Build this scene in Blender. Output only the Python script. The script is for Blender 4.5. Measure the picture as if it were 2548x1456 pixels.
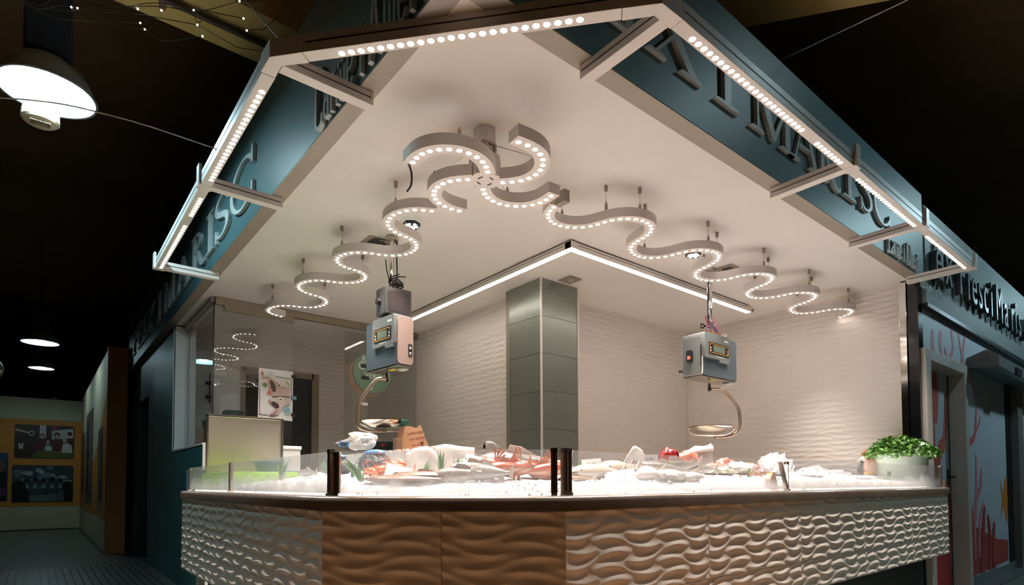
import bpy, bmesh, math, random
from math import sin, cos, pi, radians, sqrt
from mathutils import Vector, Matrix, Euler, noise

for o in list(bpy.data.objects): bpy.data.objects.remove(o)
SC = bpy.context.scene
COL = SC.collection
rnd = random.Random(7)

# ------------------------------------------------------------------ camera, world, exposure
cam = bpy.data.cameras.new('camera'); cam.sensor_width = 36.0; cam.sensor_fit = 'HORIZONTAL'
cam.lens = 1446.189 * 36.0 / 2548.0
cam.shift_y = (1153.828 - 728.0) / 2548.0
cam.clip_start = 0.05; cam.clip_end = 100
camo = bpy.data.objects.new('camera', cam); COL.objects.link(camo)
yaw, tilt, roll = 0.8853, 0.0345, -0.0035
fw = Vector((cos(yaw)*cos(tilt), sin(yaw)*cos(tilt), sin(tilt)))
rt0 = Vector((sin(yaw), -cos(yaw), 0)); up0 = rt0.cross(fw)
rt = rt0*cos(roll) + up0*sin(roll); up = up0*cos(roll) - rt0*sin(roll)
m = Matrix((rt, up, -fw)).transposed().to_4x4(); m.translation = Vector((-0.8155, -1.4724, 1.0))
camo.matrix_world = m
SC.camera = camo
SC.view_settings.view_transform = 'Standard'; SC.view_settings.look = 'None'
SC.view_settings.gamma = 1.0; SC.view_settings.use_curve_mapping = False
SC.view_settings.exposure = 0.48
w = bpy.data.worlds.new('market_dark'); SC.world = w; w.use_nodes = True
w.node_tree.nodes['Background'].inputs[0].default_value = (0.55, 0.45, 0.33, 1)
w.node_tree.nodes['Background'].inputs[1].default_value = 0.03
SC.cycles.max_bounces = 10; SC.cycles.diffuse_bounces = 5; SC.cycles.glossy_bounces = 4
SC.cycles.transparent_max_bounces = 16; SC.cycles.caustics_reflective = False; SC.cycles.caustics_refractive = False
SC.cycles.sample_clamp_indirect = 6.0
LED_L = 16.0        # radiance of every LED lens seen directly
SPOT_W = 26.0         # narrow beam of a group of LED lenses
LED_BEAM = (72, 0.8)
STRIP_L = 14.0       # linear luminaire
BULB_L = 330.0       # cold market pendants
LED_C = (1.0, 0.875, 0.795)

# ------------------------------------------------------------------ materials
def s2l(c):
    c = c/255.0
    return c/12.92 if c <= 0.04045 else ((c+0.055)/1.055)**2.4
def rgb(*c): return tuple(s2l(x) for x in c) + (1.0,)
MATS = {}
def mat(name, col, rough=0.5, metal=0.0, var=0.06, scale=14.0, bump=0.0, bscale=60.0, coat=0.0, spec=0.5, sub=0.0, alpha=1.0):
    if name in MATS: return MATS[name]
    M = bpy.data.materials.new(name); M.use_nodes = True; nt = M.node_tree
    b = nt.nodes['Principled BSDF']
    b.inputs['Roughness'].default_value = rough; b.inputs['Metallic'].default_value = metal
    b.inputs['Coat Weight'].default_value = coat; b.inputs['Specular IOR Level'].default_value = spec
    b.inputs['Alpha'].default_value = alpha
    c = rgb(*col)
    tc = nt.nodes.new('ShaderNodeTexCoord')
    if var > 0:
        n = nt.nodes.new('ShaderNodeTexNoise'); n.inputs['Scale'].default_value = scale; n.inputs['Detail'].default_value = 4
        nt.links.new(tc.outputs['Object'], n.inputs['Vector'])
        mx = nt.nodes.new('ShaderNodeMix'); mx.data_type = 'RGBA'
        mx.inputs[6].default_value = tuple(max(0, x*(1-var*2)) for x in c[:3]) + (1,)
        mx.inputs[7].default_value = tuple(min(1, x*(1+var*2)) for x in c[:3]) + (1,)
        nt.links.new(n.outputs['Fac'], mx.inputs[0]); nt.links.new(mx.outputs[2], b.inputs['Base Color'])
    else:
        b.inputs['Base Color'].default_value = c
    if sub > 0:
        b.inputs['Subsurface Weight'].default_value = sub; b.inputs['Subsurface Radius'].default_value = (0.02, 0.015, 0.012)
        b.inputs['Subsurface Scale'].default_value = 0.5
    if bump > 0:
        n2 = nt.nodes.new('ShaderNodeTexNoise'); n2.inputs['Scale'].default_value = bscale; n2.inputs['Detail'].default_value = 5
        nt.links.new(tc.outputs['Object'], n2.inputs['Vector'])
        bp = nt.nodes.new('ShaderNodeBump'); bp.inputs['Strength'].default_value = bump; bp.inputs['Distance'].default_value = 0.01
        nt.links.new(n2.outputs['Fac'], bp.inputs['Height']); nt.links.new(bp.outputs['Normal'], b.inputs['Normal'])
    MATS[name] = M; return M
def emit(name, col, strength):
    if name in MATS: return MATS[name]
    M = bpy.data.materials.new(name); M.use_nodes = True; nt = M.node_tree
    nt.nodes.remove(nt.nodes['Principled BSDF'])
    e = nt.nodes.new('ShaderNodeEmission'); e.inputs[0].default_value = tuple(col[:3]) + (1,); e.inputs[1].default_value = strength
    nt.links.new(e.outputs[0], nt.nodes['Material Output'].inputs[0]); MATS[name] = M; return M
def film(name, tint, diff_col, diff=0.0, rough=0.03, fog=None, ior=1.45, gloss=1.0):
    """thin clear sheet: transparent + fresnel gloss, with an optional condensation layer whose amount follows object z (fog=(z0,z1,amount))"""
    if name in MATS: return MATS[name]
    M = bpy.data.materials.new(name); M.use_nodes = True; nt = M.node_tree
    nt.nodes.remove(nt.nodes['Principled BSDF'])
    N = nt.nodes.new; L = nt.links.new
    tr = N('ShaderNodeBsdfTransparent'); tr.inputs[0].default_value = tuple(tint) + (1,)
    gl = N('ShaderNodeBsdfGlossy'); gl.inputs['Roughness'].default_value = rough
    df = N('ShaderNodeBsdfDiffuse'); df.inputs[0].default_value = tuple(diff_col) + (1,)
    tl = N('ShaderNodeBsdfTranslucent'); tl.inputs[0].default_value = tuple(diff_col) + (1,)
    dd = N('ShaderNodeMixShader'); dd.inputs[0].default_value = 0.5; L(df.outputs[0], dd.inputs[1]); L(tl.outputs[0], dd.inputs[2])
    m1 = N('ShaderNodeMixShader'); L(tr.outputs[0], m1.inputs[1]); L(dd.outputs[0], m1.inputs[2])
    m1.inputs[0].default_value = diff
    if fog:
        tc = N('ShaderNodeTexCoord'); sp = N('ShaderNodeSeparateXYZ'); L(tc.outputs['Object'], sp.inputs[0])
        mr = N('ShaderNodeMapRange'); mr.inputs[1].default_value = fog[0]; mr.inputs[2].default_value = fog[1]
        mr.inputs[3].default_value = fog[2]; mr.inputs[4].default_value = diff; mr.interpolation_type = 'SMOOTHSTEP'
        ns = N('ShaderNodeTexNoise'); ns.inputs['Scale'].default_value = 9; ns.inputs['Detail'].default_value = 5
        mp = N('ShaderNodeMapping'); mp.inputs['Scale'].default_value = (1, 1, 0.35); L(tc.outputs['Object'], mp.inputs[0]); L(mp.outputs[0], ns.inputs['Vector'])
        ad = N('ShaderNodeMath'); ad.operation = 'MULTIPLY_ADD'; L(ns.outputs['Fac'], ad.inputs[0]); ad.inputs[1].default_value = 0.08; L(sp.outputs['Z'], ad.inputs[2])
        L(ad.outputs[0], mr.inputs[0]); L(mr.outputs[0], m1.inputs[0])
    fr = N('ShaderNodeFresnel'); fr.inputs[0].default_value = ior
    ge = N('ShaderNodeNewGeometry'); bf = N('ShaderNodeMath'); bf.operation = 'SUBTRACT'; bf.inputs[0].default_value = 1.0; L(ge.outputs['Backfacing'], bf.inputs[1])
    f0 = N('ShaderNodeMath'); f0.operation = 'MULTIPLY'; L(fr.outputs[0], f0.inputs[0]); L(bf.outputs[0], f0.inputs[1])   # inner faces give no second mirror image
    fm = N('ShaderNodeMath'); fm.operation = 'MULTIPLY'; L(f0.outputs[0], fm.inputs[0]); fm.inputs[1].default_value = gloss
    m2 = N('ShaderNodeMixShader'); L(fm.outputs[0], m2.inputs[0]); L(m1.outputs[0], m2.inputs[1]); L(gl.outputs[0], m2.inputs[2])
    L(m2.outputs[0], nt.nodes['Material Output'].inputs[0]); MATS[name] = M; return M

# ------------------------------------------------------------------ mesh builder
class MB:
    def __init__(s): s.v = []; s.f = []
    def add(s, vs, fs):
        k = len(s.v); s.v += [tuple(v) for v in vs]; s.f += [tuple(i+k for i in f) for f in fs]; return s
    def box(s, x0, y0, z0, x1, y1, z1, M=None):
        vs = [(x0,y0,z0),(x1,y0,z0),(x1,y1,z0),(x0,y1,z0),(x0,y0,z1),(x1,y0,z1),(x1,y1,z1),(x0,y1,z1)]
        if M is not None: vs = [M @ Vector(v) for v in vs]
        return s.add(vs, [(0,3,2,1),(4,5,6,7),(0,1,5,4),(1,2,6,5),(2,3,7,6),(3,0,4,7)])
    def prism(s, poly, z0, z1, M=None):
        n = len(poly)
        vs = [(x,y,z0) for x,y in poly] + [(x,y,z1) for x,y in poly]
        if M is not None: vs = [M @ Vector(v) for v in vs]
        return s.add(vs, [tuple(range(n-1,-1,-1)), tuple(range(n,2*n))] + [(i,(i+1)%n,n+(i+1)%n,n+i) for i in range(n)])
    def tube(s, pts, r, n=8, caps=True, up=None):
        pts = [Vector(p) for p in pts]; R = list(r) if isinstance(r, list) else [r]*len(pts)
        if len(R) != len(pts):
            R0 = R; R = []
            for i in range(len(pts)):
                f = i/(len(pts)-1)*(len(R0)-1); a = min(int(f), len(R0)-2); h = f-a
                mixr = lambda p, q: p+(q-p)*h
                R.append(tuple(mixr(p,q) for p,q in zip(R0[a],R0[a+1])) if isinstance(R0[a], tuple) else mixr(R0[a], R0[a+1]))
        rings = []; prev = None
        for i, p in enumerate(pts):
            t = (pts[min(i+1,len(pts)-1)] - pts[max(i-1,0)]).normalized()
            if prev is None:
                a = Vector((0,0,1)) if abs(t.z) < 0.9 else Vector((1,0,0))
                u = t.cross(a).normalized()
            else:
                u = (prev - t*prev.dot(t)).normalized()
            prev = u; v = t.cross(u)
            rr = R[i]; ra, rb = rr if isinstance(rr, tuple) else (rr, rr)
            rings.append([p + u*cos(2*pi*k/n)*ra + v*sin(2*pi*k/n)*rb for k in range(n)])
        vs = [q for rg in rings for q in rg]; fs = []
        for i in range(len(rings)-1):
            for k in range(n):
                fs.append((i*n+k, i*n+(k+1)%n, (i+1)*n+(k+1)%n, (i+1)*n+k))
        if caps: fs += [tuple(range(n-1,-1,-1)), tuple(range((len(rings)-1)*n, len(rings)*n))]
        return s.add(vs, fs)
    def lathe(s, prof, c=(0,0,0), n=24, M=None):
        vs = [(c[0]+r*cos(2*pi*k/n), c[1]+r*sin(2*pi*k/n), c[2]+z) for r,z in prof for k in range(n)]
        if M is not None: vs = [M @ Vector(v) for v in vs]
        fs = [(i*n+k, i*n+(k+1)%n, (i+1)*n+(k+1)%n, (i+1)*n+k) for i in range(len(prof)-1) for k in range(n)]
        return s.add(vs, fs)
    def ribbon(s, path, width, z0, z1):
        P = [Vector((x,y,0)) for x,y in path]; L = []; R = []
        for i, p in enumerate(P):
            t = (P[min(i+1,len(P)-1)] - P[max(i-1,0)]).normalized(); nn = Vector((-t.y, t.x, 0))*width/2
            L.append(p+nn); R.append(p-nn)
        vs = []
        for l, r in zip(L, R): vs += [(l.x,l.y,z0),(r.x,r.y,z0),(r.x,r.y,z1),(l.x,l.y,z1)]
        fs = []
        for i in range(len(P)-1):
            a, b = i*4, i*4+4
            for k in range(4): fs.append((a+k, a+(k+1)%4, b+(k+1)%4, b+k))
        e = (len(P)-1)*4
        fs += [(3,2,1,0), (e,e+1,e+2,e+3)]
        return s.add(vs, fs)
    def quad(s, a, b, c, d): return s.add([a,b,c,d], [(0,1,2,3)])
    def mesh(s, name, mt, smooth=False, ang=40):
        me = bpy.data.meshes.new(name); me.from_pydata(s.v, [], s.f); me.update()
        bm = bmesh.new(); bm.from_mesh(me); bmesh.ops.recalc_face_normals(bm, faces=bm.faces); bm.to_mesh(me); bm.free()
        if smooth:
            me.polygons.foreach_set('use_smooth', [True]*len(me.polygons)); me.set_sharp_from_angle(angle=radians(ang))
        if mt: me.materials.append(mt)
        return me
def link(name, me, parent=None, M=None):
    o = bpy.data.objects.new(name, me); COL.objects.link(o)
    if parent is not None: o.parent = parent
    if M is not None: o.matrix_local = M
    return o
def obj(name, mb, mt, parent=None, smooth=False, ang=40, bevel=0, M=None):
    """mb in world coordinates; re-based to the parent's origin"""
    off = Vector((0,0,0))
    if parent is not None:
        q = parent
        while q is not None: off += q.location; q = q.parent
        mb.v = [tuple(Vector(v)-off) for v in mb.v]
    o = link(name, mb.mesh(name, mt, smooth, ang), parent, M)
    if bevel:
        b = o.modifiers.new('bevel', 'BEVEL'); b.width = bevel; b.segments = 2; b.limit_method = 'ANGLE'
    return o
def tag(o, label=None, cat=None, group=None, kind=None):
    if label: o['label'] = label
    if cat: o['category'] = cat
    if group: o['group'] = group
    if kind: o['kind'] = kind
    return o
def thing(name, label, cat, loc=(0,0,0), group=None, rz=0):
    o = bpy.data.objects.new(name, None); COL.objects.link(o); o.location = loc; o.rotation_euler = (0,0,rz); o.empty_display_size = 0.05
    return tag(o, label, cat, group)
def led_spot(parent, x, y, z, watts, cone=None):
    la = bpy.data.lights.get('led_beam_%d' % round(watts*100))
    if la is None:
        la = bpy.data.lights.new('led_beam_%d' % round(watts*100), 'SPOT'); la.energy = watts; la.color = LED_C
        la.spot_size = radians(LED_BEAM[0]); la.spot_blend = LED_BEAM[1]; la.shadow_soft_size = 0.02
    o = bpy.data.objects.new('led_beam', la); COL.objects.link(o); base = Vector((0,0,0)); q = parent
    while q is not None: base += q.location; q = q.parent
    o.parent = parent; o.location = Vector((x,y,z)) - base; return o
def struct(name, mb, mt, parent=None, **k):
    o = obj(name, mb, mt, parent, **k)
    if parent is None: o['kind'] = 'structure'
    return o
def sgroup(name):
    o = bpy.data.objects.new(name, None); COL.objects.link(o); o['kind'] = 'structure'; o.empty_display_size = 0.05; return o
def dup(root, loc, rz=None, label=None, group=None, scale=None):
    r = root.copy(); COL.objects.link(r); r.location = loc
    if rz is not None: r.rotation_euler = (r.rotation_euler[0], r.rotation_euler[1], rz) if not isinstance(rz, tuple) else rz
    if scale: r.scale = (scale,)*3 if not isinstance(scale, tuple) else scale
    if label: r['label'] = label
    if group: r['group'] = group
    for ch in list(root.children):
        c = ch.copy(); COL.objects.link(c); c.parent = r
        for g in list(ch.children):
            d = g.copy(); COL.objects.link(d); d.parent = c
    return r
def text(name, body, size, mt, M, parent=None, extrude=0.001, align='CENTER', spacing=1.0):
    cu = bpy.data.curves.new(name, 'FONT'); cu.body = body; cu.size = size; cu.extrude = extrude
    cu.align_x = align; cu.align_y = 'CENTER'; cu.space_character = spacing; cu.resolution_u = 3
    cu.materials.append(mt)
    o = bpy.data.objects.new(name, cu); COL.objects.link(o)
    if parent is not None: o.parent = parent
    o.matrix_local = M; return o
def basis(x, y, origin):
    """matrix whose local x,y axes are the given world vectors"""
    x = Vector(x).normalized(); y = Vector(y).normalized(); z = x.cross(y)
    M = Matrix((x, y, z)).transposed().to_4x4(); M.translation = Vector(origin); return M
def smoothpath(pts, k=3):
    out = []
    for i in range(len(pts)-1):
        p0 = pts[max(i-1,0)]; p1 = pts[i]; p2 = pts[i+1]; p3 = pts[min(i+2,len(pts)-1)]
        for j in range(k):
            t = j/k
            out.append(tuple(0.5*((2*b)+(-a+c)*t+(2*a-5*b+4*c-d)*t*t+(-a+3*b-3*c+d)*t**3) for a,b,c,d in zip(p0,p1,p2,p3)))
    out.append(tuple(pts[-1])); return out
def relax(pts, n=2):
    pts = [tuple(p) for p in pts]
    for _ in range(n):
        pts = [pts[0]] + [tuple((a+2*b+c)/4 for a,b,c in zip(pts[i-1],pts[i],pts[i+1])) for i in range(1,len(pts)-1)] + [pts[-1]]
    return pts
def blob(rad, seed=0, amp=0.15, freq=3.0, sub=3, squash=0.0):
    bm = bmesh.new(); bmesh.ops.create_icosphere(bm, subdivisions=sub, radius=1.0)
    sd = Vector((seed*3.1, seed*1.7, seed*0.9)); mb = MB()
    for v in bm.verts:
        n = noise.noise(v.co*freq+sd) + 0.5*noise.noise(v.co*freq*2.3+sd)
        c = v.co*(1+amp*n)
        if squash and c.z < 0: c.z *= squash
        v.co = Vector((c.x*rad[0], c.y*rad[1], c.z*rad[2]))
    bm.verts.index_update()
    mb.v = [tuple(v.co) for v in bm.verts]; mb.f = [tuple(v.index for v in f.verts) for f in bm.faces]; bm.free(); return mb

FZ = -0.073     # market floor
ZC = 2.816      # stall ceiling / fascia underside
A_ = 0.634      # chamfer of the counter
m_white = mat('painted_ceiling', (226,220,214), 0.6, var=0.02, scale=3)
m_tile = mat('white_relief_tile', (222,214,206), 0.38, var=0.02, scale=5)
m_ctile = mat('cream_relief_tile', (218,209,198), 0.32, var=0.03, scale=5)
m_alu = mat('white_coated_aluminium', (228,222,216), 0.42, var=0.02, scale=8)
m_groove = mat('groove_shadow_gap', (70,62,56), 0.6, var=0)
m_teal = mat('teal_fascia_sheet', (74,104,109), 0.42, var=0.03, scale=1.5, spec=0.35)
m_soffit = mat('soffit_metal_strip', (128,117,104), 0.45, var=0.03, scale=6)
m_steel = mat('brushed_steel', (205,198,190), 0.22, 1.0, var=0.04, scale=40)
m_steel_d = mat('satin_steel', (190,178,168), 0.42, 1.0, var=0.04, scale=12)
m_chrome = mat('polished_chrome', (225,222,218), 0.08, 1.0, var=0)
m_bronze = mat('dark_post_metal', (124,96,78), 0.40, 0.30, var=0.06)
m_black = mat('black_plastic', (24,24,25), 0.4, var=0.02)
m_dark = mat('dark_grey_plastic', (62,64,64), 0.45, var=0.02)
m_white_pl = mat('white_plastic', (232,230,226), 0.4, var=0.02)
m_led = emit('led_lens_glow', LED_C, LED_L)
m_strip = emit('linear_diffuser_glow', (1.0, 0.90, 0.82), STRIP_L)
m_grip = mat('satin_grip_metal', (150,134,120), 0.45, 0.5, var=0.03)
m_wire = mat('steel_wire', (150,140,130), 0.4, 1.0, var=0)
# ------------------------------------------------------------------ floor and market shell
m_floor = mat('wet_concrete_floor', (92,98,92), 0.32, var=0.12, scale=1.4, bump=0.08, bscale=8)
m_slat = mat('dark_ribbed_paving', (74,78,72), 0.35, var=0.15, scale=9, bump=0.5, bscale=40)
floor = struct('floor', MB().box(-7,-6,FZ-0.2, 20,24,FZ), m_floor)
struct('floor_bounce_patch', MB().box(-2.6,-3.4,FZ, 2.2,-0.02,FZ+0.004).box(-2.6,-0.02,FZ,-0.02,1.1,FZ+0.004), mat('terracotta_bounce', (176,132,94), 0.45, var=0.10, scale=2))  # unseen patch, added and sized to bounce brown light onto the counter corner
struct('floor_stall', MB().box(0.92,0.92,FZ, 5.2,2.6,FZ+0.006).box(0.92,2.6,FZ, 2.71,6.0,FZ+0.006), mat('pale_stall_floor', (206,200,192), 0.5, var=0.04, scale=3))
sl = MB().box(0,0,0, 0.060,3.1,0.014); sme = sl.mesh('floor_slat', m_slat)
for i in range(27):
    o = link('floor_slat', sme, floor); o.location = (-1.62+0.072*i, 4.95, FZ+0.0005)
m_dark_ceil = mat('dark_market_vault', (104,80,52), 0.9, var=0.25, scale=0.8)
m_beam = mat('ochre_plaster_beam', (232,200,130), 0.9, var=0.14, scale=2.5)
struct('ceiling', MB().box(-7,-6,5.4, 20,24,5.6), m_dark_ceil)
for nm, b in (('wall_far_left', (-7.2,-6,FZ,-7,24,5.4)), ('wall_far_back', (-7,24,FZ,20,24.2,5.4)), ('wall_far_right', (20,-6,FZ,20.2,18,5.4)), ('wall_far_front', (-7,-6.2,FZ,20,-6,5.4))):
    struct(nm, MB().box(*b), m_dark_ceil)
bm_ = MB().box(-7,2.60,4.22, 0.9,3.10,4.9)
beam = struct('trim_1', bm_, m_beam); beam['label'] = 'ochre plaster beam under the dark vault above the string lights'
obj('pipe', MB().tube([(-7,2.86,4.18),(0.9,2.82,4.18)], 0.022, 8), mat('dark_pipe', (50,40,28), 0.6), beam)
for i in range(6): obj('pipe_clip', MB().box(-6+1.15*i,2.82,4.16,-5.96+1.15*i,2.90,4.22), m_bronze, beam)
struct('trim_2', MB().prism([(2.2,0.75),(3.02,0.62),(3.62,-0.20),(3.0,-0.2)], 4.25, 4.9), m_beam)['label'] = 'ochre plaster patch of vault beam over the right corridor'

# ------------------------------------------------------------------ relief tiles
def wave_mesh(name, Lx, Lz, nu, nv, mt, depth=0.013, p=0.0535, lam=0.365, ph=0.0, amp=0.0125):
    """tile in local x (length), z (height), relief towards -y: wavy ridges whose height swells and fades along their length"""
    mb = MB(); k = 2*pi/lam
    for j in range(nv+1):
        z = Lz*j/nv
        for i in range(nu+1):
            x = Lx*i/nu
            s_ = sin(k*x+ph+0.40*sin(pi*z/p+0.8)+0.25*sin(0.41*k*x))
            th = (z-amp*s_)/p + (0.5 if s_ < 0 else 0.0)
            t = th-math.floor(th)
            pr = (0.5+0.5*cos(pi*(t/0.58)**0.8)) if t < 0.58 else ((t-0.58)/0.42)**1.35
            hgt = depth*(abs(s_)**0.75)*pr + depth*0.5*(1-abs(s_)**0.75)
            mb.v.append((x, -hgt, z))
    for j in range(nv):
        for i in range(nu):
            a_ = j*(nu+1)+i; mb.f.append((a_, a_+1, a_+nu+2, a_+nu+1))
    n0 = len(mb.v); bk = 0.004   # rim so that the tile has thickness
    ring = [i for i in range(nu+1)] + [(j+1)*(nu+1)-1 for j in range(1, nv+1)] + [nv*(nu+1)+i for i in range(nu-1,-1,-1)] + [j*(nu+1) for j in range(nv-1,0,-1)]
    for r in ring: x,y,z = mb.v[r]; mb.v.append((x, bk, z))
    for q in range(len(ring)):
        mb.f.append((ring[q], n0+q, n0+(q+1)%len(ring), ring[(q+1)%len(ring)]))
    return mb.mesh(name, mt, True, 60)
T_WALL = [wave_mesh('wall_tile', 1.0, 1/3, 110, 64, m_tile, depth=0.0065, ph=f) for f in (0.0, 1.9)]
def tile_wall(parent, origin, ux, normal, length, ncol, z0, nrow, gap=0.0007):
    """tiles as parts; ux is the direction along the wall seen from outside, left to right"""
    tl = length/ncol
    for r in range(nrow):
        for c in range(ncol):
            o = link('tile', T_WALL[(r+c) % 2], parent)
            x = Vector(ux).normalized(); z = Vector((0,0,1)); y = -Vector(normal).normalized()
            M = Matrix((x*(tl-gap), y, z*(1-gap*3))).transposed().to_4x4()
            M.translation = Vector(origin) + x*(tl*c+gap/2) + z*(r/3.0 + z0) - parent.location
            o.matrix_local = M
wb = struct('wall_back_left', MB().box(2.715,2.40,FZ, 2.90,6.1,2.84), m_tile)
tile_wall(wb, (2.711,6.0,0), (0,-1,0), (-1,0,0), 3.28, 3, 0.4827, 7)
wr_ = struct('wall_back_right', MB().box(2.95,2.605,FZ, 5.4,2.80,2.84), m_tile)
tile_wall(wr_, (3.05,2.601,0), (1,0,0), (0,-1,0), 2.20, 2, 0.4827, 7)
wR = struct('wall_right', MB().box(5.262,0.27,FZ, 5.39,2.7,2.84), m_tile)
tile_wall(wR, (5.255,2.6,0), (0,-1,0), (-1,0,0), 2.27, 2, 0.4827, 7)
t3 = struct('trim_3', MB().box(5.195,0.283,FZ, 5.335,0.340,2.80), m_chrome, bevel=0.003); t3['label'] = 'polished steel end cap of the right stall wall'
t6 = struct('trim_6', MB().box(5.215,0.20,FZ, 5.335,0.282,2.80), mat('dark_reflection_black', (18,20,24), 0.12, var=0.0)); t6['label'] = 'front face of the steel end cap beside the mural, its dark reflection coloured black'  # dark reflection in the steel end face, put into black colour

# tiled column with embossed lattice
def lattice_mat():
    M = mat('green_grey_lattice_tile', (122,128,118), 0.30, 0.55, var=0.07, scale=2.0); nt = M.node_tree; N = nt.nodes.new; L = nt.links.new
    tc = N('ShaderNodeTexCoord'); sp = N('ShaderNodeSeparateXYZ'); L(tc.outputs['Object'], sp.inputs[0])
    outs = []
    for sg in (1, -1):
        a = N('ShaderNodeMath'); a.operation = 'MULTIPLY_ADD'; L(sp.outputs['X'], a.inputs[0]); a.inputs[1].default_value = 28.0*sg
        b = N('ShaderNodeMath'); b.operation = 'MULTIPLY'; L(sp.outputs['Z'], b.inputs[0]); b.inputs[1].default_value = 42.0; L(b.outputs[0], a.inputs[2])
        c = N('ShaderNodeMath'); c.operation = 'PINGPONG'; L(a.outputs[0], c.inputs[0]); c.inputs[1].default_value = 0.5
        d = N('ShaderNodeMath'); d.operation = 'LESS_THAN'; L(c.outputs[0], d.inputs[0]); d.inputs[1].default_value = 0.07; outs.append(d)
    mx = N('ShaderNodeMath'); mx.operation = 'MAXIMUM'; L(outs[0].outputs[0], mx.inputs[0]); L(outs[1].outputs[0], mx.inputs[1])
    bp = N('ShaderNodeBump'); bp.inputs['Strength'].default_value = 0.6; bp.inputs['Distance'].default_value = 0.004
    L(mx.outputs[0], bp.inputs['Height']); bs = nt.nodes['Principled BSDF']; L(bp.outputs[0], bs.inputs['Normal'])
    old = bs.inputs['Base Color'].links[0].from_socket
    m2 = N('ShaderNodeMix'); m2.data_type = 'RGBA'; L(mx.outputs[0], m2.inputs[0]); L(old, m2.inputs[6]); m2.inputs[7].default_value = rgb(158,160,150)
    L(m2.outputs[2], bs.inputs['Base Color']); return M
m_lat = lattice_mat()
colm = struct('column', MB().box(2.595,2.285,FZ, 3.05,2.78,2.84), m_soffit)
cx = (0.447, 0.447)
lt = MB().box(0.001,0,0.0015, 0.445,0.008,0.3315).mesh('lattice_tile', m_lat)
for r in range(7):
    o = link('lattice_tile', lt, colm); o.matrix_local = Matrix.Translation((2.592,2.277,0.4827+r/3)) @ Matrix.Identity(4)
    o = link('lattice_tile', lt, colm); o.matrix_local = Matrix.Translation((2.587,2.722,0.4827+r/3)) @ Matrix.Rotation(-pi/2, 4, 'Z')
obj('corner_strip', MB().box(2.578,2.268,FZ, 2.592,2.282,2.816), m_alu, colm)
obj('edge_strip', MB().box(3.038,2.270,FZ, 3.052,2.60,2.816), m_tile, colm)

# ------------------------------------------------------------------ stall ceiling, fascias, soffits
cl = MB().box(0.382,0.267,ZC, 5.25,2.61,ZC+0.03); cl.box(0.382,2.61,ZC, 2.72,6.0,ZC+0.03)
struct('ceiling_stall', cl, m_white)
fr_ = MB().box(0.289,0.169,ZC+0.002, 5.285,0.235,3.58)
struct('wall_fascia_right', fr_, m_teal)['label'] = 'teal sheet fascia carrying raised letters above the right counter'
fl_ = MB().box(0.289,0.237,ZC+0.002, 0.355,9.55,3.58)
struct('wall_fascia_left', fl_, m_teal)['label'] = 'teal sheet fascia carrying raised letters above the left counter'
sf = MB().box(0.291,0.171,ZC-0.004, 5.2,0.265,ZC+0.001); struct('trim_4', sf, m_soffit)
sf = MB().box(0.291,0.267,ZC-0.004, 0.380,9.55,ZC+0.001); struct('trim_5', sf, m_soffit)
struct('ceiling_roof', MB().box(0.36,0.24,3.5, 5.25,9.5,3.55), m_dark_ceil)
for (x,y) in ((1.02,0.215),(1.035,0.205),(0.335,3.27),(0.345,3.2),(4.05,0.215),(4.12,0.222)):
    pass

# ------------------------------------------------------------------ left outer wall with service door, low wall and window
m_tealwall = mat('dark_teal_stucco', (40,104,106), 0.42, var=0.22, scale=2.2, bump=0.12, bscale=14)
wl = MB().box(0.37,6.03,FZ, 0.50,7.92,2.816); wl.box(0.37,8.92,FZ, 0.50,9.56,2.816); wl.box(0.37,7.92,2.24, 0.50,8.92,2.816); wl.box(0.37,4.50,FZ, 0.50,6.03,1.372)
struct('wall_left', wl, m_tealwall)
d1 = sgroup('door_1'); d1['label'] = 'dark recessed service door in the teal wall'
obj('door_leaf', MB().box(0.47,7.93,FZ+0.01, 0.50,8.91,2.23), mat('near_black_door', (16,26,28), 0.35), d1)
fm = MB().box(0.364,7.905,FZ, 0.50,7.925,2.25); fm.box(0.364,8.915,FZ, 0.50,8.935,2.25); fm.box(0.364,7.905,2.232, 0.50,8.935,2.25)
obj('door_frame', fm, mat('dark_teal_frame', (20,36,38), 0.4), d1)
wn = sgroup('window_1'); wn['label'] = 'side window of the prep room above the low teal wall'
sb = MB().box(0.362,4.49,1.372, 0.505,6.04,1.390); sb.box(0.362,6.03,1.39, 0.376,6.045,2.80); obj('window_frame', sb, m_alu, wn)
obj('jamb', MB().box(0.376,6.0,1.39, 0.70,6.03,2.80), m_white_pl, wn)
obj('head_rail', MB().box(0.455,4.66,2.772, 0.505,6.0,2.812), m_steel_d, wn)
obj('low_wall_cap', MB().box(0.366,4.478,FZ, 0.505,4.499,1.374), m_alu, wn)
m_glass = film('clear_partition_glass', (0.92,0.93,0.92), (0.8,0.8,0.8), 0.012, 0.005, gloss=1.6)
m_glass_l = film('strongly_reflecting_glass', (0.90,0.91,0.90), (0.8,0.78,0.75), 0.03, 0.005, gloss=3.6)
obj('pane', MB().box(0.476,4.66,1.392, 0.484,6.0,2.772), m_glass, wn)
obj('pane_edge', MB().box(0.4765,4.647,1.392, 0.4835,4.659,2.772), mat('dark_glass_edge', (14,18,18), 0.3), wn)

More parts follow.
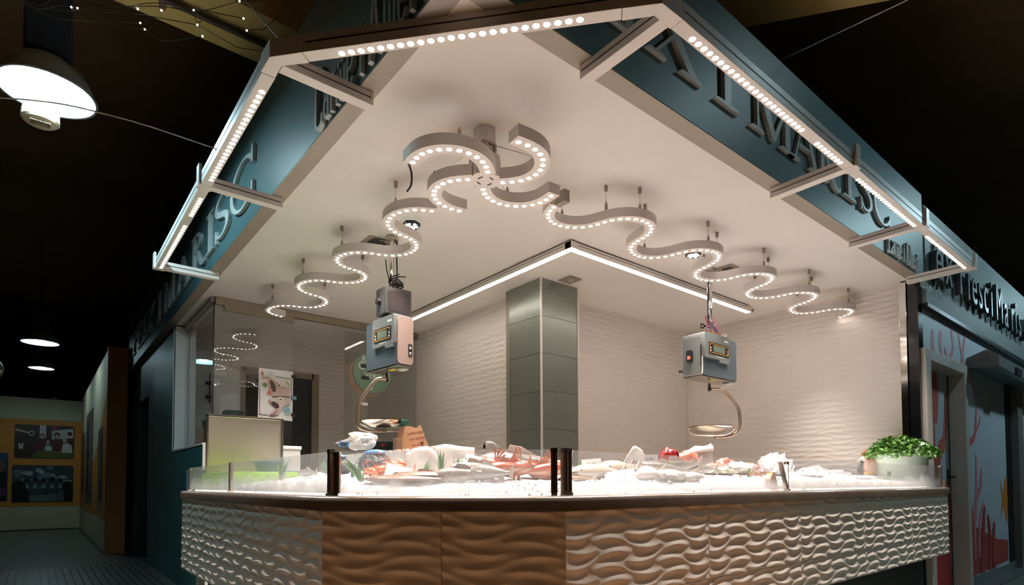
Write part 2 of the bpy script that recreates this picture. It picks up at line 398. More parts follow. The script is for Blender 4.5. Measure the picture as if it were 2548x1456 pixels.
# prep room behind the partition
wp = struct('wall_prep', MB().box(0.50,6.0,FZ, 1.10,6.1,2.84).box(2.0,6.0,FZ,2.715,6.1,2.84).box(1.10,6.0,2.42,2.0,6.1,2.84), m_tile)
for (u, L_, n_, zz, nr) in ((0.52, 0.58, 1, 0.4827, 7), (2.0, 0.70, 1, 0.4827, 7)): tile_wall(wp, (u,5.999,0), (1,0,0), (0,-1,0), L_, n_, zz, nr)
tile_wall(wp, (1.10,5.999,0), (1,0,0), (0,-1,0), 0.9, 1, 2.4827, 1)
d2 = sgroup('door_2'); d2['label'] = 'dark grey door of the prep room behind the glass'
obj('door_leaf', MB().box(1.42,6.02,FZ+0.01, 1.93,6.06,2.36), mat('charcoal_door', (40,42,44), 0.4), d2)
fm = MB().box(1.93,5.975,FZ, 2.02,6.06,2.43); fm.box(1.08,5.975,2.36, 1.95,6.06,2.43); fm.box(1.07,5.975,FZ, 1.12,6.06,2.43); obj('door_frame', fm, mat('taupe_frame', (140,124,106), 0.5), d2)
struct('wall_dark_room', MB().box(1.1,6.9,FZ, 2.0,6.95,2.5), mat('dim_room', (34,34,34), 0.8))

# glass partition between stall and prep room
gp = thing('glass_partition', 'frameless clear glass partition with clip hinges, left of the wave-tiled back wall', 'glass partition', (1.6,4.64,0))
for x0, x1 in ((0.485,1.228),(1.796,2.05),(2.054,2.70)):
    obj('pane', MB().box(x0,4.636,0.95, x1,4.644,2.74 if x0 < 1 else 2.70), m_glass_l if x0 < 1 else m_glass, gp)
obj('top_rail', MB().box(0.49,4.615,2.742, 2.70,4.665,2.812), mat('champagne_rail', (150,138,122), 0.35, 0.6, var=0.03), gp)
obj('rail_cover', MB().box(0.56,4.60,2.690, 1.23,4.614,2.745), mat('champagne_rail', (150,138,122)), gp)
for z in (2.33,2.20,1.50): obj('hinge_clip', MB().box(1.985,4.612,z-0.02, 2.075,4.634,z+0.02), m_black, gp, bevel=0.004)
obj('door_knob', MB().tube([(1.985,4.63,1.90),(1.985,4.58,1.90)], 0.018, 10).box(1.99,4.60,1.885, 2.06,4.63,1.915), m_white_pl, gp)

# ------------------------------------------------------------------ left background: exhibition panels
m_cream = mat('cream_exhibition_wall', (196,188,158), 0.6, var=0.04, scale=2)
m_orange = mat('orange_band_paint', (206,134,44), 0.55, var=0.05, scale=2)
m_orange_d = mat('rust_orange_end_board', (190,128,66), 0.6, var=0.07, scale=3)
we = struct('wall_exhibition_far', MB().box(-6.0,16.60,FZ, 0.06,16.7,3.10), m_cream)
obj('orange_band', MB().box(-6.0,16.594,0.496, 0.03,16.60,2.585), m_orange, we)
we2 = struct('wall_exhibition_side', MB().box(0.03,9.66,FZ, 0.27,16.6,3.16), m_cream)
sideM = basis((0,-1,0),(0,0,1),(0.0285,16.6,0))
obj('orange_band', MB().prism([(0,0.45),(6.9,0.45),(6.9,2.55),(5.6,1.95),(4.4,1.45),(2.8,1.5),(1.5,2.1),(0,2.5)], 0, 0.0012, sideM), m_orange, we2)
we3 = struct('wall_exhibition_end', MB().box(0.02,9.58,FZ, 0.285,9.66,3.19), m_orange_d)
struct('baseboard_left', MB().box(-6,16.57,FZ,-0.03,16.6,FZ+0.02).box(0.0,9.66,FZ,0.03,16.6,FZ+0.018), m_black)
m_ph = [mat('photo_dark_ground', (58,36,30), 0.35, var=0.5, scale=3.5), mat('photo_mono_ground', (54,66,68), 0.35, var=0.6, scale=4.5), mat('photo_blue_ground', (40,70,92), 0.35, var=0.4, scale=2.5), mat('photo_grey_ground', (84,74,70), 0.35, var=0.6, scale=4)]
pcol = {}
def pm(c):
    if c not in pcol: pcol[c] = mat('photo_ink_%d_%d_%d' % c, c, 0.35, var=0.12, scale=12)
    return pcol[c]
def rrect(x0,y0,x1,y1,r=0.03,n=4):
    out = []
    for cx_,cy_,a0 in ((x1-r,y0+r,-pi/2),(x1-r,y1-r,0),(x0+r,y1-r,pi/2),(x0+r,y0+r,pi)):
        out += [(cx_+r*cos(a0+pi/2*i/n), cy_+r*sin(a0+pi/2*i/n)) for i in range(n+1)]
    return out
def ell(cx_,cy_,rx,ry=None,n=18,a0=0): ry = ry or rx; return [(cx_+rx*cos(a0+2*pi*i/n), cy_+ry*sin(a0+2*pi*i/n)) for i in range(n)]
def flat(parent, M, items, name='print', step=0.0006):
    """flat print: coloured outlines on thin layers"""
    for i, (c, poly) in enumerate(items):
        obj(name, MB().prism(poly, 0.0012+step*i, 0.0012+step*(i+1), M), c if not isinstance(c, tuple) else pm(c), parent)
farM = basis((1,0,0),(0,0,1),(0,16.592,0))
p1 = thing('photo_print', 'colour photo of a group at a market stall, upper one on the far orange wall', 'photograph', (-0.67,16.59,2.05), 'exhibition photographs')
flat(p1, farM, [(m_ph[0], rrect(-1.24,1.645,-0.107,2.456,0.05)), ((200,196,190), [(-0.78,2.15),(-0.66,2.15),(-0.66,2.455),(-0.78,2.455)]), ((190,188,184), [(-0.55,2.12),(-0.13,2.16),(-0.13,2.40),(-0.55,2.33)]),
  ((180,170,150), [(-1.22,2.30),(-0.9,2.22),(-0.9,2.25),(-1.22,2.36)]), ((92,96,38), [(-0.95,1.66),(-0.80,1.84),(-0.12,1.84),(-0.12,1.66)]),
  ((84,30,34), [(-0.88,1.86),(-0.82,2.10),(-0.72,2.14),(-0.64,2.08),(-0.62,1.86)]), ((60,24,24), ell(-0.73,2.19,0.045,0.06)), ((196,160,140), ell(-0.73,2.17,0.032,0.045)),
  ((90,34,36), [(-0.58,1.86),(-0.55,2.10),(-0.44,2.16),(-0.33,2.08),(-0.31,1.86)]), ((40,26,22), ell(-0.45,2.22,0.06,0.075)), ((200,166,146), ell(-0.45,2.19,0.038,0.055)),
  ((120,140,150), [(-0.70,1.84),(-0.66,2.02),(-0.58,2.02),(-0.55,1.84)]), ((196,160,140), ell(-0.62,2.06,0.03,0.04)), ((210,208,200), [(-0.66,1.84),(-0.54,1.84),(-0.54,1.94),(-0.66,1.94)]),
  ((210,200,190), [(-0.36,1.80),(-0.33,2.02),(-0.24,2.04),(-0.16,1.98),(-0.14,1.80)]), ((200,170,130), ell(-0.30,2.10,0.045,0.055)), ((220,214,206), ell(-0.20,2.27,0.07,0.08)), ((70,40,36), ell(-0.20,2.27,0.05,0.058)),
  ((200,196,188), ell(-0.93,2.25,0.055,0.06)), ((70,40,36), ell(-0.93,2.25,0.038,0.042)), ((196,186,180), [(-1.16,1.87),(-1.17,2.02),(-1.12,1.98),(-1.07,2.02),(-1.08,1.87)]), ((150,50,40), ell(-0.50,2.39,0.045,0.05))])
p2 = thing('photo_print', 'bluish monochrome photo of a crowded stall, lower one on the far orange wall', 'photograph', (-0.69,16.59,1.04), 'exhibition photographs')
it = [(m_ph[1], rrect(-1.271,0.597,-0.112,1.484,0.05))]
for i in range(18): it.append(((150,164,166) if i % 2 else (104,120,124), ell(-1.2+1.0*rnd.random(), 1.08+0.36*rnd.random(), 0.05+0.05*rnd.random(), 0.03+0.04*rnd.random(), 8)))
for i in range(5): it.append(((16,20,22), ell(-1.0+0.16*i, 1.12+0.03*(i%2), 0.045, 0.055))); it.append(((140,150,150), [(-1.05+0.16*i,0.93),(-1.0+0.16*i,1.06),(-0.95+0.16*i,0.93)]))
it += [((10,14,16), [(-1.26,0.61),(-1.26,1.05),(-1.15,1.12),(-1.03,1.08),(-1.0,0.9),(-0.9,0.61)]), ((10,14,16), [(-0.30,0.61),(-0.34,0.95),(-0.28,1.1),(-0.18,1.1),(-0.12,0.98),(-0.12,0.61)]), ((96,116,120), [(-0.94,0.61),(-0.96,0.76),(-0.45,0.78),(-0.40,0.61)]), ((80,96,100), [(-0.5,0.61),(-0.38,0.85),(-0.30,0.9),(-0.28,0.61)])]
flat(p2, farM, it)
p3 = thing('photo_print', 'blue-toned portrait photo at the frame edge on the far orange wall', 'photograph', (-1.62,16.59,1.2), 'exhibition photographs')
flat(p3, farM, [(m_ph[2], rrect(-1.906,0.624,-1.34,1.768,0.05)), ((30,32,40), [(-1.9,0.64),(-1.75,1.2),(-1.45,1.4),(-1.36,1.2),(-1.36,0.64)]), ((120,84,66), ell(-1.5,1.45,0.1,0.14)), ((90,60,90), ell(-1.44,0.85,0.08,0.1))])
for k, (x0,y0,x1,y1,mm) in enumerate(((5.3,0.52,6.3,1.98,m_ph[3]),(2.0,0.6,4.0,2.55,m_ph[3]),(0.4,0.8,1.5,2.2,m_ph[1]))):
    q = thing('photo_print', ('tall narrow photo nearest the end board on the side exhibition panel', 'large photo collage in the middle of the side exhibition panel', 'photo farthest along the side exhibition panel')[k], 'photograph', (0.028,16.6-(x0+x1)/2,(y0+y1)/2), 'exhibition photographs')
    it = [(mm, rrect(x0,y0,x1,y1,0.05))]
    for i in range(12):
        cx_ = x0+0.1+(x1-x0-0.2)*rnd.random(); it.append(((140,140,138) if i%3 == 0 else (38,32,32) if i%3 == 1 else (96,110,116), [(cx_-0.06,y0+0.1+0.6*rnd.random()),(cx_+0.05,y0+0.2),(cx_+0.07,y1-0.5*rnd.random()-0.1),(cx_-0.03,y1-0.12)]))
    flat(q, sideM, it)
obj_tape = tag(obj('tape_strip', MB().prism([(-0.62,3.085),(-0.50,3.085),(-0.46,3.13),(-0.54,3.16)], 0, 0.004, farM), mat('lime_tape', (110,120,40), 0.5)), 'crumpled lime green tape scrap on top of the far exhibition wall', 'tape')
# ------------------------------------------------------------------ right neighbour: sign board, mural, door, sliding doors
m_nsign = mat('grey_blue_sign_sheet', (112,122,122), 0.48, var=0.04, scale=1.2, spec=0.3)
m_mural = mat('mural_pale_blue', (186,198,208), 0.45, var=0.06, scale=1.0)
ns = struct('wall_sign_neighbour', MB().box(5.33,0.165,2.61, 13,0.26,3.50), m_nsign)
ns['label'] = 'grey blue sign board of the neighbouring unit on the right'
obj('lower_edge', MB().box(5.33,0.155,2.575, 13,0.26,2.612), mat('dark_edge_trim', (44,44,44), 0.35, 0.6, var=0), ns)
nw = struct('wall_right_mural', MB().box(5.335,0.20,2.20, 13,0.33,2.58).box(6.50,0.20,FZ,8.36,0.33,2.2).box(8.9,0.20,FZ,13,0.33,2.2), m_mural)
MW = basis((1,0,0),(0,0,1),(0,0.1995,0)); ML = basis((1,0,0),(0,0,1),(0,0.3095,0))
m_c1 = mat('coral_ink_salmon', (196,104,96), 0.45, var=0.10, scale=4); m_c2 = mat('coral_ink_pink', (200,128,136), 0.45, var=0.10, scale=4)
m_c3 = mat('coral_ink_crimson', (172,54,58), 0.45, var=0.12, scale=4); m_c4 = mat('fish_ink_orange', (206,122,48), 0.45, var=0.12, scale=9); m_c5 = mat('seabed_ink_red', (176,66,60), 0.45, var=0.12, scale=2)
def branch(pts, w0, w1):
    """tapering ribbon outline along a smoothed path"""
    P = [Vector((x,y,0)) for x,y in smoothpath(pts, 6)]; n = len(P); L = []; R = []
    for i, p in enumerate(P):
        t = (P[min(i+1,n-1)]-P[max(i-1,0)]).normalized(); q = Vector((-t.y,t.x,0))
        ww = (w0+(w1-w0)*i/(n-1))/2*(1+0.10*sin(i*0.9)); L.append(p+q*ww); R.append(p-q*ww)
    tip = P[-1]+(P[-1]-P[-2]).normalized()*w1*0.5
    return [(v.x,v.y) for v in L]+[(tip.x,tip.y)]+[(v.x,v.y) for v in reversed(R)]
def coral(parent, M, mm, branches, z=0.0012):
    mb = MB()
    for i,(pts,w0,w1) in enumerate(branches):
        mb2 = branch(pts,w0,w1); mb.prism(mb2, z+0.0002*i, z+0.0002*i+0.0003, M)
    return obj('coral_print', mb, mm, parent)
d3 = sgroup('door_3'); d3['label'] = 'coral printed side door of the neighbouring unit'
leaf = obj('door_leaf', MB().box(5.42,0.31,FZ+0.01, 6.49,0.35,2.10), m_mural, d3)
m_frame = mat('pale_door_frame', (196,192,184), 0.45, var=0.03)
fm = MB().box(5.27,0.165,FZ, 5.42,0.345,2.20); fm.box(6.49,0.165,FZ, 6.60,0.345,2.20); fm.box(5.42,0.165,2.10, 6.49,0.345,2.20)
obj('door_frame', fm, m_frame, d3, bevel=0.006)
obj('handle', MB().tube([(6.40,0.31,1.05),(6.40,0.25,1.05),(6.30,0.25,1.05)], 0.012, 8).box(6.38,0.300,0.97, 6.43,0.311,1.13), m_black, d3)
obj('lock_case', MB().box(6.38,0.300,0.80, 6.43,0.311,0.90), m_black, d3)
obj('door_gap', MB().box(6.462,0.305,FZ, 6.489,0.311,2.10), m_black, d3)
def B(*pts): return list(pts)
coral(leaf, ML, m_c1, [(B((5.95,-0.05),(5.90,0.5),(5.86,1.0),(5.90,1.5),(5.98,2.08)),0.46,0.16),(B((5.90,1.0),(6.15,1.30),(6.32,1.45),(6.44,1.9)),0.22,0.08),(B((5.86,0.9),(5.65,1.25),(5.58,1.6)),0.18,0.04),
   (B((5.93,1.55),(5.78,1.8),(5.72,2.09)),0.16,0.08),(B((6.02,1.6),(6.12,1.9),(6.10,2.09)),0.14,0.07),(B((5.95,0.3),(6.3,0.65),(6.42,1.0)),0.26,0.12),(B((5.9,0.2),(5.62,0.5),(5.50,0.8)),0.22,0.05)])
coral(leaf, ML, m_c3, [(B((5.5,-0.05),(5.52,0.3),(5.47,0.6)),0.16,0.10),(B((6.3,-0.05),(6.35,0.4),(6.4,0.85)),0.24,0.10),(B((5.75,-0.05),(6.05,0.1),(6.3,0.05)),0.5,0.4)], 0.003)
coral(nw, MW, m_c2, [(B((5.62,2.21),(5.60,2.30),(5.62,2.40)),0.10,0.07),(B((5.88,2.21),(5.84,2.32),(5.86,2.42)),0.06,0.10),(B((6.12,2.21),(6.26,2.35),(6.20,2.55)),0.05,0.06),(B((6.55,2.20),(6.60,2.34),(6.72,2.56)),0.09,0.03),
   (B((6.58,2.30),(6.50,2.42),(6.46,2.54)),0.07,0.03),(B((6.75,2.05),(6.92,2.22),(7.05,2.36)),0.07,0.03),(B((6.05,2.21),(6.0,2.26),(5.98,2.30)),0.06,0.03)])
coral(nw, MW, m_c1, [(B((6.62,1.36),(6.78,1.42),(6.95,1.50),(7.05,1.78)),0.10,0.05),(B((6.95,1.52),(7.12,1.62),(7.22,1.72)),0.06,0.02),(B((6.62,2.1),(6.80,2.12),(6.86,2.06)),0.05,0.03),(B((6.61,1.7),(6.68,1.9),(6.72,2.12)),0.10,0.07)])
coral(nw, MW, m_c2, [(B((6.80,0.2),(6.86,0.6),(6.95,0.9),(6.98,1.28)),0.16,0.05),(B((6.90,0.82),(7.12,0.94),(7.18,1.12)),0.10,0.08),(B((7.02,0.2),(7.05,0.55),(7.22,0.78)),0.12,0.04),(B((6.68,0.2),(6.70,0.7),(6.66,1.1)),0.12,0.05)])
coral(nw, MW, m_c3, [(B((6.70,-0.05),(6.74,0.4),(6.70,0.8)),0.20,0.08),(B((7.1,-0.05),(7.16,0.4),(7.26,0.72)),0.20,0.06),(B((7.42,-0.05),(7.46,0.35),(7.40,0.62)),0.16,0.06),(B((7.62,-0.0),(7.6,0.3),(7.66,0.52)),0.14,0.08)], 0.004)
obj('seabed_print', MB().prism([(6.61,0.02),(8.3,0.06),(8.3,0.30),(7.8,0.34),(7.3,0.44),(6.95,0.52),(6.61,0.55)], 0.0008, 0.0012, MW), m_c5, nw)
obj('fish_print', MB().prism([(7.98,0.56),(8.08,0.78),(8.0,1.02),(8.14,0.86),(8.22,1.02),(8.32,1.08),(8.36,0.78),(8.32,0.50),(8.22,0.58),(8.14,0.72)], 0.0012, 0.002, MW), m_c4, nw)
wkick = obj('plinth_band', MB().box(6.60,0.180,FZ, 13,0.20,0.02), mat('grey_kick_plate', (110,118,120), 0.4), nw)
d4 = sgroup('door_4'); d4['label'] = 'automatic sliding glass door of the neighbouring unit'
obj('gap_post', MB().box(8.36,0.19,FZ, 8.62,0.32,2.20), m_black, d4)
obj('door_stile', MB().box(8.62,0.12,FZ, 8.90,0.26,2.25), mat('grey_door_stile', (120,118,112), 0.4, var=0.03), d4)
obj('door_leaf', MB().box(8.90,0.16,FZ, 11,0.20,2.2), m_mural, d4)
obj('fish_print', MB().prism([(9.35,0.55),(9.25,0.8),(9.35,1.05),(9.6,1.0),(9.6,0.6)], 0, 0.002, basis((1,0,0),(0,0,1),(0,0.1595,0))), m_c4, d4)
obj('floor_track', MB().box(6.7,0.02,FZ, 13,0.18,FZ+0.012), m_dark, d4)
op = thing('door_operator', 'taupe box housing of the sliding door drive above the neighbouring entrance', 'door operator', (6.76,0.1,2.25))
oM = basis((0,-1,0),(0,0,1),(6.76,0.198,0))
obj('housing', MB().prism([(0,2.20),(0,2.30),(0.16,2.36),(0.255,2.30),(0.255,2.19),(0.20,2.18)], 0, 5.0, basis((0,-1,0),(0,0,1),(11.76,0.198,0))), mat('operator_silver', (150,160,160), 0.35, 0.5, var=0.03), op)
obj('end_cap', MB().prism([(0,2.195),(0,2.305),(0.16,2.366),(0.26,2.305),(0.26,2.185),(0.20,2.175)], 0, 0.02, oM), mat('operator_taupe', (112,108,104), 0.5, var=0.04), op)
for q in range(3): obj('cap_mark', MB().prism([(0.09+0.03*q,2.25),(0.10+0.03*q,2.25),(0.125+0.03*q,2.30),(0.115+0.03*q,2.30)], 0.02, 0.0206, oM), m_dark, op)
obj('sensor', MB().box(7.5,-0.075,2.18, 7.75,-0.05,2.26), m_black, op)
# neighbour lettering
m_nlet = mat('neighbour_letter_grey', (104,120,124), 0.35, var=0.03); m_nret = mat('neighbour_letter_side', (40,48,50), 0.5, var=0)
s1 = thing('neighbour_sign', 'tall condensed raised letters Peix Fresc i Marisc on the neighbouring grey sign', 'sign', (7.0,0.16,3.05))
nlp = [0]
def nlet(ch, x, z, h, wsc):
    cu = bpy.data.curves.new('letter', 'FONT'); cu.body = ch; cu.size = h; cu.extrude = 0.024; cu.align_x = 'LEFT'; cu.resolution_u = 3
    cu.materials.append(m_nret)
    o = bpy.data.objects.new('letter', cu); COL.objects.link(o); o.parent = s1
    o.matrix_local = Matrix.Translation((x-7.0, -0.03, z-3.05)) @ basis((1,0,0),(0,0,1),(0,0,0)) @ Matrix.Diagonal((wsc,1,1,1))
    c2 = cu.copy(); c2.extrude = 0.001; c2.materials.clear(); c2.materials.append(m_nlet)
    f = bpy.data.objects.new('letter_face', c2); COL.objects.link(f); f.parent = o; f.location = (0,0,0.0255)
for ch, x in (('P',5.36),('e',5.40),('i',5.56),('x',5.69),('F',6.14),('r',6.43),('e',6.59),('s',6.85),('c',7.06),('i',7.36),('M',7.59),('a',8.0),('r',8.34),('i',8.56),('s',8.74),('c',9.03)):
    if ch != 'P': nlet(ch, x, 2.85, 0.60, 0.74)
s2_ = thing('unit_number_sign', 'small white unit numbers 133-134-135-156 low on the neighbouring grey sign', 'sign', (5.5,0.16,2.76))
text('numbers', '133-134-135-156', 0.092, mat('pale_number_vinyl', (196,206,208), 0.5, var=0), basis((1,0,0),(0,0,1),(-0.02,0.0035,-0.01)), s2_, 0.001, 'CENTER')

# ------------------------------------------------------------------ raised serif letters
m_let = mat('letter_face_white', (176,186,184), 0.42, var=0.02)
def band(cx_,cy_,rx,ry,a0,a1,w0,w1,n=20):
    """part of an oval ring, thickness from w0 (thin, top/bottom) to w1 (thick, sides)"""
    o_, i_ = [], []
    for k in range(n+1):
        a = a0+(a1-a0)*k/n; t = abs(cos(a))**1.4; ww = w0+(w1-w0)*t
        o_.append((cx_+rx*cos(a), cy_+ry*sin(a))); i_.append((cx_+(rx-ww)*cos(a), cy_+(ry-min(ww,w0*1.3+0.3*ww))*sin(a)))
    return o_+i_[::-1]
def R_(x0,y0,x1,y1): return [(x0,y0),(x1,y0),(x1,y1),(x0,y1)]
def serif(x0,x1,y,up=1): d = 0.05*up; return [(x0,y),(x1,y),(x1-0.05,y+d),(x0+0.05,y+d)] if up > 0 else [(x0+0.05,y+d),(x1-0.05,y+d),(x1,y),(x0,y)]
T, H = 0.11, 0.055
def sweep(pts, ws):
    P = [Vector((x,y,0)) for x,y in smoothpath(pts,5)]; n = len(P); L=[];Rr=[]
    for i,p in enumerate(P):
        t=(P[min(i+1,n-1)]-P[max(i-1,0)]).normalized(); q=Vector((-t.y,t.x,0)); f=i/(n-1)*(len(ws)-1); a=int(min(f,len(ws)-2)); w_=ws[a]+(ws[a+1]-ws[a])*(f-a)
        L.append(p+q*w_/2); Rr.append(p-q*w_/2)
    return [(v.x,v.y) for v in L]+[(v.x,v.y) for v in reversed(Rr)]
GL = {
 'I': (0.42, [R_(0.155,0.03,0.265,0.97), serif(0,0.42,0), serif(0,0.42,1,-1)]),
 'P': (0.66, [R_(0.11,0.03,0.225,0.97), serif(0,0.40,0), serif(0,0.2,1,-1), band(0.30,0.74,0.34,0.26,-pi/2,pi/2,0.05,0.115), R_(0.2,0.94,0.32,1), R_(0.2,0.48,0.32,0.54)]),
 'E': (0.70, [R_(0.11,0.03,0.225,0.97), serif(0,0.2,0), serif(0,0.2,1,-1), R_(0.1,0.945,0.64,1), R_(0.1,0,0.66,0.055), R_(0.2,0.48,0.50,0.53), [(0.64,1),(0.58,0.97),(0.62,0.78),(0.66,0.78)], [(0.60,0.03),(0.66,0),(0.70,0.25),(0.66,0.25)], R_(0.46,0.40,0.51,0.62)]),
 'X': (0.86, [[(0.12,0.97),(0.26,0.97),(0.79,0.03),(0.65,0.03)], [(0.70,0.97),(0.75,0.97),(0.16,0.03),(0.11,0.03)], serif(0,0.30,0), serif(0.50,0.88,0), serif(0,0.38,1,-1), serif(0.56,0.88,1,-1)]),
 'M': (1.02, [R_(0.13,0.03,0.17,0.97), [(0.10,1),(0.26,1),(0.56,0.06),(0.46,0.02)], [(0.84,1),(0.88,0.96),(0.54,0.02),(0.47,0.03)], R_(0.77,0.03,0.885,0.97), serif(0,0.30,0), serif(0.65,1.02,0), serif(0,0.24,1,-1), serif(0.80,1.02,1,-1)]),
 'A': (0.94, [[(0.43,1),(0.49,1),(0.84,0.03),(0.71,0.03)], [(0.40,0.93),(0.45,0.98),(0.17,0.03),(0.125,0.03)], R_(0.24,0.32,0.66,0.375), serif(0,0.30,0), serif(0.58,0.94,0)]),
 'R': (0.80, [R_(0.11,0.03,0.225,0.97), serif(0,0.38,0), serif(0,0.2,1,-1), band(0.28,0.75,0.32,0.25,-pi/2,pi/2,0.05,0.115), R_(0.2,0.945,0.30,1), R_(0.2,0.50,0.30,0.555), sweep([(0.33,0.53),(0.48,0.26),(0.60,0.06),(0.74,-0.01),(0.80,0.06)],[0.10,0.12,0.12,0.08,0.04])]),
 'S': (0.60, [sweep([(0.52,0.82),(0.46,0.93),(0.30,0.97),(0.13,0.88),(0.10,0.72),(0.20,0.58),(0.38,0.47),(0.50,0.34),(0.50,0.15),(0.35,0.03),(0.18,0.05),(0.08,0.20)],[0.04,0.05,0.05,0.09,0.11,0.12,0.12,0.12,0.10,0.06,0.05,0.04]), R_(0.50,0.72,0.55,1.02), R_(0.05,-0.02,0.10,0.28)]),
 'C': (0.84, [band(0.48,0.5,0.48,0.53,radians(42),radians(318),0.05,0.115,28), R_(0.80,0.70,0.86,1.06), R_(0.80,0.04,0.85,0.32)]),
}
def word_letters(root, letters, M, height, depth):
    for ch, x, wd in letters:
        w0, polys = GL[ch]; mb = MB(); sx = wd/w0
        for q_, pl in enumerate(polys): mb.prism([(x+px*sx, py*height) for px,py in pl], 0, depth-0.0005*q_, M)
        obj('letter', mb, m_let, root)
sgR = thing('shop_sign', 'raised white serif letters PEIX I MARISC along the right teal fascia', 'sign', (2.3,0.14,3.2), 'raised serif shop signs')
word_letters(sgR, [('P',0.36,0.33),('E',0.72,0.33),('I',1.08,0.22),('X',1.32,0.44),('I',1.89,0.24),('M',2.25,0.54),('A',2.72,0.42),('R',3.10,0.36),('I',3.50,0.24),('S',3.80,0.25),('C',4.07,0.34)], basis((1,0,0),(0,0,1),(0,0.1685,3.015)), 0.31, 0.024)
# left word runs from far (left) to near (right): local x is -Y
sgL = thing('shop_sign', 'raised white serif letters PEIX I MARISC along the left teal fascia', 'sign', (0.26,5.8,3.1), 'raised serif shop signs')
LM = basis((0,-1,0),(0,0,1),(0.2885,9.0,2.945))
word_letters(sgL, [('P',0.10,0.50),('E',0.66,0.48),('I',1.20,0.26),('X',1.45,0.70),('I',2.36,0.32),('M',2.83,0.72),('A',3.60,0.74),('R',4.38,0.58),('I',5.0,0.28),('S',5.31,0.50),('C',5.83,0.57)], LM, 0.335, 0.024)
m_let2 = mat('logo_letter_grey', (150,156,150), 0.45, var=0.02)
def logo(root, x0, height, M, wsc=1.0, depth=0.022):
    """tall rounded capital C joined to narrow letters"""
    sc = height
    def seg(poly): 
        mb = MB().prism([((x0+px*sc*wsc), py*sc) for px,py in poly], 0, depth, M); obj('letter', mb, m_let2, root)
    seg(sweep([(0.36,1.20),(0.34,1.42),(0.20,1.52),(0.06,1.42),(0.04,1.0),(0.04,0.30),(0.06,0.06),(0.20,-0.02),(0.34,0.06),(0.36,0.28)],[0.09]*10))
    x = 0.44
    def stem(a, h=0.9, b=0.0): seg(R_(a,b,a+0.085,h))
    def arch(a, b, h=0.9): seg(sweep([(a,h-0.16),(a+0.02,h-0.03),((a+b)/2,h),(b-0.02,h-0.03),(b,h-0.16)],[0.07]*5))
    # a r m e
    stem(x+0.20); arch(x+0.04,x+0.24); seg(sweep([(x+0.22,0.08),(x+0.10,0.04),(x+0.05,0.25),(x+0.10,0.46),(x+0.22,0.44)],[0.08]*5))
    stem(x+0.36); arch(x+0.40,x+0.54)
    for q in (0.62,0.80,0.98): stem(x+q)
    arch(x+0.66,x+0.84); arch(x+0.84,x+1.02)
    seg(sweep([(x+1.36,0.20),(x+1.30,0.04),(x+1.18,0.06),(x+1.14,0.45),(x+1.18,0.84),(x+1.30,0.86),(x+1.36,0.62),(x+1.30,0.48),(x+1.16,0.46)],[0.08]*9))
    # i
    stem(x+1.66); seg(R_(x+1.66,1.02,x+1.745,1.14))
    # A l b e r t
    xx = x+2.0
    seg([(xx+0.16,1.5),(xx+0.26,1.5),(xx+0.11,0),(xx,0)]); seg([(xx+0.20,1.5),(xx+0.29,1.5),(xx+0.46,0),(xx+0.35,0)]); seg(R_(xx+0.10,0.45,xx+0.36,0.55))
    stem(xx+0.56,1.5); stem(xx+0.74,1.5); arch(xx+0.76,xx+0.96); stem(xx+0.90,0.74,0.06); seg(R_(xx+0.76,0,xx+0.95,0.09))
    seg(sweep([(xx+1.30,0.20),(xx+1.24,0.04),(xx+1.12,0.06),(xx+1.08,0.45),(xx+1.12,0.84),(xx+1.24,0.86),(xx+1.30,0.62),(xx+1.24,0.48),(xx+1.10,0.46)],[0.08]*9))
    stem(xx+1.42); arch(xx+1.46,xx+1.60); stem(xx+1.74,1.2); seg(R_(xx+1.66,0.82,xx+1.96,0.90)); seg(sweep([(xx+1.78,0.1),(xx+1.84,0.03),(xx+1.94,0.05)],[0.08]*3))
lgL = thing('family_name_sign', 'raised rounded letters Carme i Albert at the front of the left teal fascia', 'sign', (0.27,0.9,2.95))
logo(lgL, 0.0, 0.20, basis((0,-1,0),(0,0,1),(0.2885,1.46,2.83)), 1.28)
lgR = thing('family_name_sign', 'small raised rounded letters Carme i Albert at the far end of the right teal fascia', 'sign', (4.7,0.15,2.9))
logo(lgR, 0.0, 0.115, basis((1,0,0),(0,0,1),(4.37,0.1685,2.835)), 1.42)

# ------------------------------------------------------------------ projecting LED canopy frame
lens_mb = MB(); r_ = 0.0110
ring = [(r_*cos(2*pi*k/10), r_*sin(2*pi*k/10), 0) for k in range(10)]
lens_mb.add(ring+[(0,0,-0.006)], [(k,(k+1)%10,10) for k in range(10)])
lens_me = bpy.data.meshes.new('led_lens'); lens_me.from_pydata(lens_mb.v, [], lens_mb.f); lens_me.materials.append(m_led)
col_mb = MB().lathe([(0.0122,-0.0005),(0.0145,-0.0022),(0.0158,0.0)], (0,0,0), 14)
col_me = col_mb.mesh('lens_collar', m_alu, True)
def lens(parent, x, y, z, collar=True):
    base = Vector((0,0,0)); q = parent
    while q is not None: base += q.location; q = q.parent
    o = link('led_lens', lens_me, parent); o.location = Vector((x,y,z)) - base
    if collar: c = link('lens_collar', col_me, o)
ZB = 2.746; ZT = 2.822
cf = thing('led_canopy_frame', 'white aluminium outrigger frame with rows of LED spots around the stall front', 'light fixture', (0.35,0.35,2.78))
